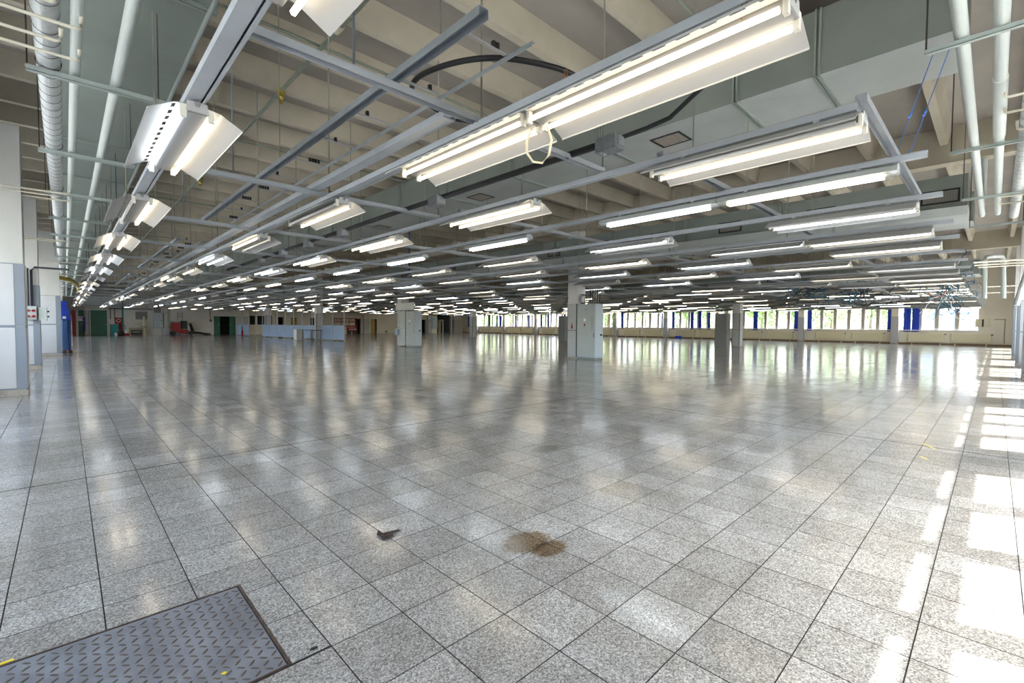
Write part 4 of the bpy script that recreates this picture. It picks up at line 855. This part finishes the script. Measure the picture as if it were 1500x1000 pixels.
# sealed lamp
ns = 10
prof = [(0.085 * math.cos(a_), -0.0 - 0.062 * math.sin(a_)) for a_ in [i * PI / ns for i in range(ns + 1)]]
mb = MB(); rings = []
for (yy, s_) in ((-HL - 0.02, 0.35), (-HL, 0.8), (-HL + 0.05, 1.0), (HL - 0.05, 1.0), (HL, 0.8), (HL + 0.02, 0.35)): rings.append([(x * s_, yy, z * s_) for x, z in prof])
vs = [p for r_ in rings for p in r_]; m_ = ns + 1
mb.add(vs, [(r_ * m_ + i, r_ * m_ + i + 1, (r_ + 1) * m_ + i + 1, (r_ + 1) * m_ + i) for r_ in range(5) for i in range(ns)], 0, True)
LM['cover'] = mb.mesh('clear_cover', 'clear')
LM['shousing'] = MB().prism([(-0.088, 0.0), (0.088, 0.0), (0.07, 0.05), (0.03, 0.07), (-0.03, 0.07), (-0.07, 0.05)], -HL - 0.02, HL + 0.02).mesh('housing', 'grey')
LM['tray'] = MB().box(-0.05, 0.05, -HL + 0.06, HL - 0.06, -0.004, -0.001).mesh('gear_tray', 'lampw')
def sealed_lamp(loc, st):
    t = empty('sealed_lamp', loc)
    child('housing', LM['shousing'], t); child('clear_cover', LM['cover'], t); child('gear_tray', LM['tray'], t)
    for s_, c_ in ((-1, st[0]), (1, st[1])): child('tube', LM['tube' + c_], t, (s_ * 0.032, 0, -0.026), None).scale = (1, 0.93, 1)
    child('latch', LM['bracket'], t, (0, -0.5, 0)); child('latch', LM['bracket'], t, (0, 0.5, 0))
    return t
def far_lamp_geo(mb, ox, oy, oz, sealed, st):
    idx = {'w': 1, 'c': 2, 'o': 3}
    def V(p): return [(a + ox, b + oy, c + oz) for a, b, c in p]
    if sealed:
        b = MB().prism([(-0.085, -0.0), (0.085, 0.0), (0.03, 0.088), (-0.03, 0.088)], -HL, HL); mb.add(V(b.v), b.f, 0)
        b = MB().tube([(0, -HL + 0.05, -0.025), (0, HL - 0.05, -0.025)], 0.034, 6); mb.add(V(b.v), b.f, idx[st[0]])
        return
    b = MB().box(-0.056, 0.056, -HL, HL, -0.01, 0.088); mb.add(V(b.v), b.f, 0)
    for s_, c_ in ((-1, st[0]), (1, st[1])):
        b = MB().tube([(s_ * 0.09, -HL + 0.03, -0.032), (s_ * 0.09, HL - 0.03, -0.032)], 0.0155, 6, cap=False); mb.add(V(b.v), b.f, idx[c_])
        b = MB(); pth = [(s_ * 0.062, 0.035), (s_ * 0.118, 0.030), (s_ * 0.264, -0.050)]
        b.strip(pth if s_ > 0 else pth[::-1], 0.003, -HL, HL); mb.add(V(b.v), b.f, 4)
        b = MB().box(s_ * 0.078 - 0.016, s_ * 0.078 + 0.016, -HL, -HL + 0.02, -0.02, 0.03); mb.add(V(b.v), b.f, 4)
FARM = ['lampb', 'warm', 'cool', 'tubeoff', 'lampw']
lamps = []
NEAR = {(0, 0): 'ww', (0, 1): 'cw', (0, 2): 'ow', (0, 3): 'ww', (0, 4): 'wc', (0, 5): 'cc', (1, 0): 'ww', (1, 1): 'ww', (1, 2): 'ow', (1, 3): 'wo', (1, 4): 'cc', (2, 0): 'ow', (2, 1): 'ww', (2, 2): 'ww', (2, 3): 'cw',
        (3, 0): 'ww', (3, 1): 'cc', (3, 2): 'cc', (3, 3): 'cc', (3, 4): 'cc', (4, 0): 'oc', (4, 1): 'co', (4, 2): 'wo', (5, 0): 'ow', (6, 0): 'ow'}
for i, x in enumerate(ROWX):
    if i % 2 == 0: ys = [0.66 + 3.05 * k for k in range(19)]
    else: ys = [0.66] + [2.26 + 3.0 * k for k in range(18)]
    for k, y0 in enumerate(ys):
        yc = y0 + HL
        if yc + HL > 56.8: continue
        if (i, k) not in NEAR and R.random() < 0.04: continue
        st = NEAR.get((i, k))
        if st is None:
            c_ = 'w' if R.random() < 0.6 else 'c'
            u = R.random()
            st = c_ + c_ if u < 0.38 else ('o' + c_ if u < 0.62 else (c_ + 'o' if u < 0.82 else 'oo'))
        jx, jz = (R.uniform(-0.015, 0.015), R.uniform(-0.001, 0.01)) if (i, k) not in NEAR else (0, 0)
        lamps.append(dict(i=i, k=k, x=x + jx, y=yc, z=LZ + jz, st=st, sealed=(i == 3), d=math.hypot(x, yc)))
def in_view(L):
    p = project(L['x'], L['y'], L['z'])
    return p is not None and -80 < p[0] < 1580 and p[1] > -80
lamps.sort(key=lambda L: (0 if in_view(L) else 1000) + L['d'])
SW = {'ww': 'both tubes glowing warm', 'cc': 'both tubes glowing cool white', 'cw': 'left tube cool, right warm', 'wc': 'left tube warm, right cool', 'ow': 'only right tube glowing warm', 'wo': 'only left tube glowing warm', 'oc': 'only right tube glowing cool', 'co': 'only left tube glowing cool', 'oo': 'both tubes unlit'}
single = {}
rest = MB()
for n, L in enumerate(lamps):
    lab = ('sealed' if L['sealed'] else 'open twin-tube') + ' lamp, %s along %s row from left, %s' % (ORD[L['k']], ORD[L['i']], SW[L['st']])
    loc = (L['x'], L['y'], L['z'])
    if n < 80:
        t = sealed_lamp(loc, L['st']) if L['sealed'] else open_lamp(loc, L['st'], 'LR', slots=L['d'] < 14)
        tag(t, lab, 'lamp', 'suspended tube lamps'); t.rotation_euler = (0, R.uniform(-0.03, 0.03) if n > 8 else 0, 0)
    elif n < 300:
        key = (L['sealed'], L['st'])
        if key not in single:
            mb = MB(); far_lamp_geo(mb, 0, 0, 0, L['sealed'], L['st']); single[key] = mb.mesh('lamp', FARM)
        o = bpy.data.objects.new('sealed_lamp' if L['sealed'] else 'twin_tube_lamp', single[key]); COL.objects.link(o); o.location = loc
        o.rotation_euler = (0, R.uniform(-0.12, 0.12), 0)
        tag(o, lab, 'lamp', 'suspended tube lamps')
    else: far_lamp_geo(rest, *loc, L['sealed'], L['st'])
o = rest.build('distant_lamps', FARM); tag(o, 'mass of small tube lamps hanging furthest away below the ceiling', 'lamp', kind='stuff')

# busbar cable with cast junction boxes
t = tag(empty('busbar', (3.42, 1.9, 2.80)), 'straight black power cable carrying the cast junction boxes', 'cable')
MB().tube([(0.02, -0.35, 0.18), (0.0, -0.1, 0.02), (0, 0.1, 0.0), (0, 0.4, -0.01)], 0.018, 8).build('cable_end', 'cable', t)
MB().tube([(0, 0.4, -0.01), (0.02, 4, 0.0), (0.05, 8, 0.0), (0.1, 14, 0.0)], 0.032, 10).build('cable_body', 'cable', t)
for i, yy in enumerate([2.33, 4.92, 7.7, 9.3, 10.8, 12.4]):
    t = tag(empty('junction_box', (3.38 + 0.02 * i, yy, 2.74)), 'cast aluminium junction box on the black power cable, %s from the camera' % ORD[i], 'junction box', 'cast junction boxes')
    MB().bbox(-0.065, 0.065, -0.11, 0.11, -0.055, 0.075, 0.012).build('cast_body', 'alu', t)
    MB().bbox(-0.045, 0.045, -0.125, -0.10, -0.03, 0.05, 0.006).build('cover_plate', 'galv', t)
    for j in range(3): MB().tube([(-0.03 + 0.03 * j, -0.06, -0.045), (-0.03 + 0.03 * j, 0.07, -0.052)], 0.01, 6).build('clamp', 'alu', t)
# black looping cable at top centre with grey connector
t = tag(empty('looping_cable', (0, 0, 0)), 'thick black cable bending in a loop above the cable ladder', 'cable')
def smooth(P_, n_=6):
    P_ = [Vector(p) for p in P_]; Q = []
    for i in range(len(P_) - 1):
        p0, p1, p2, p3 = P_[max(i - 1, 0)], P_[i], P_[i + 1], P_[min(i + 2, len(P_) - 1)]
        for j in range(n_):
            u = j / n_; Q.append(0.5 * ((2 * p1) + (p2 - p0) * u + (2 * p0 - 5 * p1 + 4 * p2 - p3) * u * u + (3 * p1 - p0 - 3 * p2 + p3) * u ** 3))
    return Q + [P_[-1]]
MB().tube(smooth([(2.66, 2.03, 2.90), (2.45, 2.10, 2.94), (2.13, 2.27, 2.95), (1.94, 2.49, 2.95), (1.84, 2.80, 2.95), (1.87, 3.02, 2.95), (2.0, 3.14, 2.94), (2.12, 3.15, 2.93), (2.2, 3.16, 2.92)]), 0.019, 10).build('cable_body', 'cable', t)
MB().tube([(2.2, 3.16, 2.92), (2.34, 3.17, 2.90)], 0.036, 12).build('connector', 'greyb', t)
MB().tube(smooth([(2.34, 3.17, 2.90), (2.46, 3.12, 2.90), (2.52, 3.06, 2.87), (2.54, 3.05, 2.80), (2.54, 3.03, 2.74)]), 0.012, 8).build('cable_tail', 'cable', t)
t = tag(empty('hanging_cord', (2.40, 2.22, 2.57)), 'cream cord drooping in a loop under the brightest lamp row', 'cord')
MB().tube([(-0.02, 0.04, 0), (-0.04, 0.05, -0.06), (-0.045, 0.045, -0.12), (-0.03, 0.02, -0.165), (0.0, -0.01, -0.17), (0.025, -0.03, -0.13), (0.03, -0.04, -0.06), (0.01, -0.03, 0)], 0.006, 8).build('cord_body', 'ccord', t); t.scale = (1.5, 1.5, 1.45)
for i, (x, y_) in enumerate([(2.34, 1.95), (2.30, 0.85)]):
    t = tag(empty('rusty_chain', (x, y_, 2.82)), 'short rusty chain over the brightest lamp row, %s from the camera' % ['second', 'first'][i], 'chain', 'rusty chains')
    for j in range(7): MB().tube([(0.012 * math.cos(a_) if j % 2 else 0, 0 if j % 2 else 0.012 * math.cos(a_), -0.03 * j + 0.02 * math.sin(a_)) for a_ in [q * PI / 4 for q in range(9)]], 0.0035, 5).build('link', 'rust', t)
for i, (a_, b_) in enumerate([((5.6, 0.69, 2.8), (7.09, 0.48, 4.6)), ((5.67, 0.60, 2.8), (7.06, 0.34, 4.6))]):
    t = tag(empty('blue_rope', a_), ('left' if i == 0 else 'right') + ' of two blue ropes slanting up at upper right', 'rope'); d = Vector(b_) - Vector(a_); MB().tube([(0, 0, 0), d], 0.004, 5).build('rope_body', 'rope', t); MB().tube([d * 0.25 + Vector((-.03, 0, -.01)), d * 0.27 + Vector((.03, 0, .02))], 0.012, 6).build('knot', 'rope', t)
# tangles of cut cables
def tangle(loc, size, n_, label, mats, seed, plates=3):
    r_ = random.Random(seed); t = tag(empty('cable_tangle', loc), label, 'cable', 'tangles of cut cables')
    for m__ in mats:
        q = MB()
        for j in range(n_ // len(mats)):
            p = Vector([r_.gauss(0, s_ * 0.35) for s_ in size]); pts = [p.copy()]
            v = Vector([r_.gauss(0, 1) for _ in range(3)]).normalized()
            for s_ in range(9):
                v = (v + Vector([r_.gauss(0, 0.55) for _ in range(3)])).normalized(); p = p + Vector([v[a] * size[a] * 0.22 for a in range(3)]); pts.append(p.copy())
            q.tube(pts, 0.011, 5)
        o = q.build('cable_strands', m__, t); o['kind'] = 'stuff'
    for j in range(plates):
        a, b, c = [r_.gauss(0, s_ * 0.3) for s_ in size]
        o = MB().box(-0.04, 0.04, -0.25, 0.25, -0.004, 0.004).build('loose_strip', 'lampw', t, (a, b, c)); o.rotation_euler = (r_.uniform(-.6, .6), r_.uniform(-.6, .6), r_.uniform(0, 3))
    MB().tube([(0, 0, 0.1), (0, 0, 2.4)], 0.006, 5).build('hanger_rod', 'rod', t)
tangle((20.5, 1.05, 2.42), (0.7, 0.45, 0.55), 60, 'dense blue and white cable tangle hanging before the right windows', ['tealc', 'tealc', 'white', 'tealc'], 3, 6)
tangle((19.8, 4.9, 2.5), (1.2, 0.7, 0.35), 30, 'sparse black cable tangle left of the dense blue one', ['cable', 'tealc'], 5, 2)
tangle((21.5, 3.6, 2.45), (1.4, 0.6, 0.4), 34, 'teal cable tangle under a bent white sheet', ['tealc', 'cable'], 8, 4)
tangle((27, 3.4, 2.5), (1.5, 0.8, 0.3), 26, 'far small cable tangle before the far windows', ['cable', 'white'], 9, 8)
t = tag(empty('orange_cable', (20.6, 1.35, 2.5)), 'coil of orange cable beside the dense blue tangle', 'cable'); MB().tube([(0.2 * math.sin(a_), 0.28 * math.cos(a_), 0.22 * math.sin(a_) + 0.1 * math.cos(a_ * 2)) for a_ in [i * PI / 8 for i in range(15)]], 0.014, 6).build('cable_body', 'orange', t)
# bent sheets and dropped trays among the tangles
for i, (x0, y0, z0, x1, y1, z1, lab) in enumerate([(14.6, 2.4, 2.62, 30, 1.5, 2.52, 'sagging white tray slanting towards the right windows'), (19.5, 6.9, 2.62, 36, 6.2, 2.55, 'second sagging white tray left of the dense blue tangle'), (20, 3.0, 2.58, 27, 2.8, 2.5, 'short bent white tray beside the teal cable tangle')]):
    t = tag(empty('sagging_tray', (x0, y0, z0)), lab, 'tray'); d = Vector((x1 - x0, y1 - y0, z1 - z0)); n_ = 8
    for j in range(n_):
        a = d * (j / n_); b = d * ((j + 0.93) / n_); w_ = Vector((0, 0.10 + 0.03 * (j % 2), 0.02 * (-1) ** j))
        MB().add([a - w_, b - w_, b + w_, a + w_, a - w_ + Vector((0, 0, .03)), b - w_ + Vector((0, 0, .03)), b + w_ + Vector((0, 0, .03)), a + w_ + Vector((0, 0, .03))], [(0, 3, 2, 1), (4, 5, 6, 7), (0, 1, 5, 4), (1, 2, 6, 5), (2, 3, 7, 6), (3, 0, 4, 7)]).build('tray_section', 'lampw', t)
    MB().tube([(0, 0, 0), (0, 0, 2.3)], 0.006, 5).tube([tuple(d * 0.6), tuple(d * 0.6 + Vector((0, 0, 2.35)))], 0.006, 5).build('hanger_rod', 'rod', t)

# ------------------------------------------------------------------ tread plate hatch in the floor
t = tag(empty('floor_hatch', ((HX0 + HX1) / 2, (HY0 + HY1) / 2, 0)), 'worn steel tread plate hatch set in the tiled floor', 'floor hatch')
ax, ay = (HX1 - HX0) / 2, (HY1 - HY0) / 2
MB().box(-ax, ax, -ay, -ay + 0.008, -0.0055, 0.0012).box(-ax, ax, ay - 0.008, ay, -0.0055, 0.0012).box(-ax, -ax + 0.008, -ay + 0.008, ay - 0.008, -0.0055, 0.0012).box(ax - 0.010, ax, -ay + 0.008, ay - 0.008, -0.0055, 0.0012).build('hatch_frame', 'rustf', t)
MB().box(-ax + 0.011, ax - 0.014, -ay + 0.011, ay - 0.012, -0.0055, -0.0005).build('plate', 'plate', t)
q = MB(); nx, ny = int(2 * ax / 0.030), int(2 * ay / 0.030)
for i in range(nx):
    for j in range(ny):
        x_, y_ = -ax + 0.03 + i * 0.036, -ay + 0.03 + j * 0.036
        if x_ > ax - 0.028 or y_ > ay - 0.026: continue
        an = (PI / 4 if (i + j) % 2 else -PI / 4) ; c_, s_ = math.cos(an), math.sin(an)
        pf = [(-0.0175, 0), (-0.009, 0.0048), (0.009, 0.0048), (0.0175, 0), (0.009, -0.0048), (-0.009, -0.0048)]
        vs = [(x_ + a * c_ - b * s_, y_ + a * s_ + b * c_, -0.0005) for a, b in pf] + [(x_ + 0.7 * (a * c_ - b * s_), y_ + 0.7 * (a * s_ + b * c_), 0.0012) for a, b in pf]
        q.add(vs, [(k_, (k_ + 1) % 6, 6 + (k_ + 1) % 6, 6 + k_) for k_ in range(6)] + [tuple(range(6, 12))])
o = q.build('tread_lugs', 'lug', t); o['kind'] = 'stuff'
# small litter
t = tag(empty('dead_leaf', (1.29, 2.36, 0)), 'curled dark dead leaf lying on the tiles left of brown stain', 'leaf')
ol = [(-0.035, 0.02), (-0.03, 0.045), (-0.012, 0.022), (0.0, 0.018), (0.02, 0.03), (0.045, 0.035), (0.055, 0.02), (0.03, 0.01), (0.022, -0.008), (0.03, -0.018), (0.012, -0.03), (-0.012, -0.035), (-0.022, -0.012)]
n_ = len(ol); sc_ = 1.5; ca, sa = math.cos(-0.5), math.sin(-0.5)
ol = [((x * ca - y * sa) * sc_, (x * sa + y * ca) * sc_) for x, y in ol]
vs = [(0, 0, 0.006)] + [(x, y, 0.002 + 0.012 * abs(math.sin(i * 1.7))) for i, (x, y) in enumerate(ol)] + [(0, 0, 0.0045)] + [(x, y, 0.0005 + 0.012 * abs(math.sin(i * 1.7))) for i, (x, y) in enumerate(ol)]
MB().add(vs, [(0, 1 + i, 1 + (i + 1) % n_) for i in range(n_)] + [(n_ + 1, n_ + 2 + (i + 1) % n_, n_ + 2 + i) for i in range(n_)] + [(1 + i, n_ + 2 + i, n_ + 2 + (i + 1) % n_, 1 + (i + 1) % n_) for i in range(n_)]).build('blade', 'leafd', t)
MB().tube([(0.0, 0, 0.005), (0.03, 0.035, 0.008), (0.045, 0.055, 0.006)], 0.0012, 5).build('stalk', 'leafd', t)
t = tag(empty('black_pebble', (0.64, 1.71, 0)), 'flat black pebble on the tiles right of the tread plate', 'pebble')
MB().tube([(-0.012, 0, 0.0035), (-0.006, 0, 0.004), (0.004, 0, 0.004), (0.012, 0, 0.003)], [0.002, 0.0035, 0.0035, 0.0015], 8).build('pebble_body', 'stone', t); t.scale = (1.1, 2.0, 1.0)
for i, (x, y_, L_, an, lab) in enumerate([(-0.19, 2.385, 0.07, 0.1, 'yellow tape scrap at the far edge of the tread plate'), (6.30, 0.43, 0.22, 0.5, 'yellow tape scrap on the floor beside the sun patches'), (5.7, 0.42, 0.10, 0.6, 'tiny yellow tape fleck nearer than the other floor scrap'), (0.37, 1.80, 0.012, 0.7, 'tiny yellow fleck lying on the tread plate')]):
    t = tag(empty('tape_scrap', (x, y_, 0.0012)), lab, 'tape'); t.rotation_euler = (0, 0, an); MB().add([(-L_ / 2, -0.006, 0), (L_ / 2, -0.008, 0), (L_ / 2, 0.005, 0), (-L_ / 2, 0.008, 0), (-L_ / 2, -0.006, 0.0008), (L_ / 2, -0.008, 0.0008), (L_ / 2, 0.005, 0.0008), (-L_ / 2, 0.008, 0.0008)], [(0, 3, 2, 1), (4, 5, 6, 7), (0, 1, 5, 4), (1, 2, 6, 5), (2, 3, 7, 6), (3, 0, 4, 7)]).build('tape_strip', 'tape', t)

# ------------------------------------------------------------------ outside
g = MB().box(-60, 200, -80, 160, -1.0, -0.45).build('ground', 'asphalt'); g['kind'] = 'structure'
g = MB().box(50, 66, 8, 110, -0.45, -0.42).build('lawn', 'grass'); tag(g, 'strip of lawn outside the far windows', 'grass', kind='stuff')
def crown(seed, h=5.5, r=2.3, n_=1500):
    r_ = random.Random(seed); mb = MB(); bl = [(r_.uniform(-0.6, 0.6) * r, r_.uniform(-0.6, 0.6) * r, h * r_.uniform(0.3, 0.95), r * r_.uniform(0.35, 0.6)) for _ in range(14)]
    for _ in range(n_):
        b = r_.choice(bl); v = Vector([r_.gauss(0, 1) for _ in range(3)]).normalized() * b[3] * (r_.random() ** 0.4); p = Vector(b[:3]) + v
        a = Vector([r_.gauss(0, 1) for _ in range(3)]).normalized(); c = a.orthogonal().normalized(); s_ = r_.uniform(0.10, 0.2)
        mb.add([p + a * s_, p + c * s_ * 0.6, p - a * s_, p - c * s_ * 0.6], [(0, 1, 2, 3)])
    return mb.mesh('crown', 'leaf')
crowns = [crown(s_) for s_ in range(4)]
trunk = MB().tube([(0, 0, -0.42), (0.05, 0, 1.5), (0, 0.1, 3.4)], [0.16, 0.12, 0.08], 8).mesh('trunk', 'bark')
n = 0
for row, (xx, st_) in enumerate(((54, 6.3), (61, 6.6))):
    yy = 4.5 if row == 0 else 9
    while yy < 95:
        t = tag(empty('broadleaf_tree', (xx + R.uniform(-0.8, 0.8), yy, 0), R.uniform(0, 6)), 'leafy green tree outside the far windows, %s from the right in the %s row' % (ORD[n % 24], 'front' if row == 0 else 'rear'), 'tree', 'trees outside')
        child('crown', crowns[n % 4], t).scale = (1, 1, R.uniform(0.8, 1.15)); child('trunk', trunk, t)
        yy += st_ + R.uniform(-0.2, 0.4); n += 1
    n = 0
t = tag(empty('outbuilding', (62, -2.5, -0.45)), 'pale low building with blue window frames outside', 'building')
MB().box(0, 8, -8, 8, 0, 4.2).build('wall', 'facade', t); MB().box(-0.4, 8.4, -8.4, 8.4, 4.2, 4.6).build('roof', 'white', t)
for i in range(8):
    MB().box(-0.05, 0, -7.2 + i * 1.9, -5.9 + i * 1.9, 1.0, 3.2).build('window', 'bluef', t)
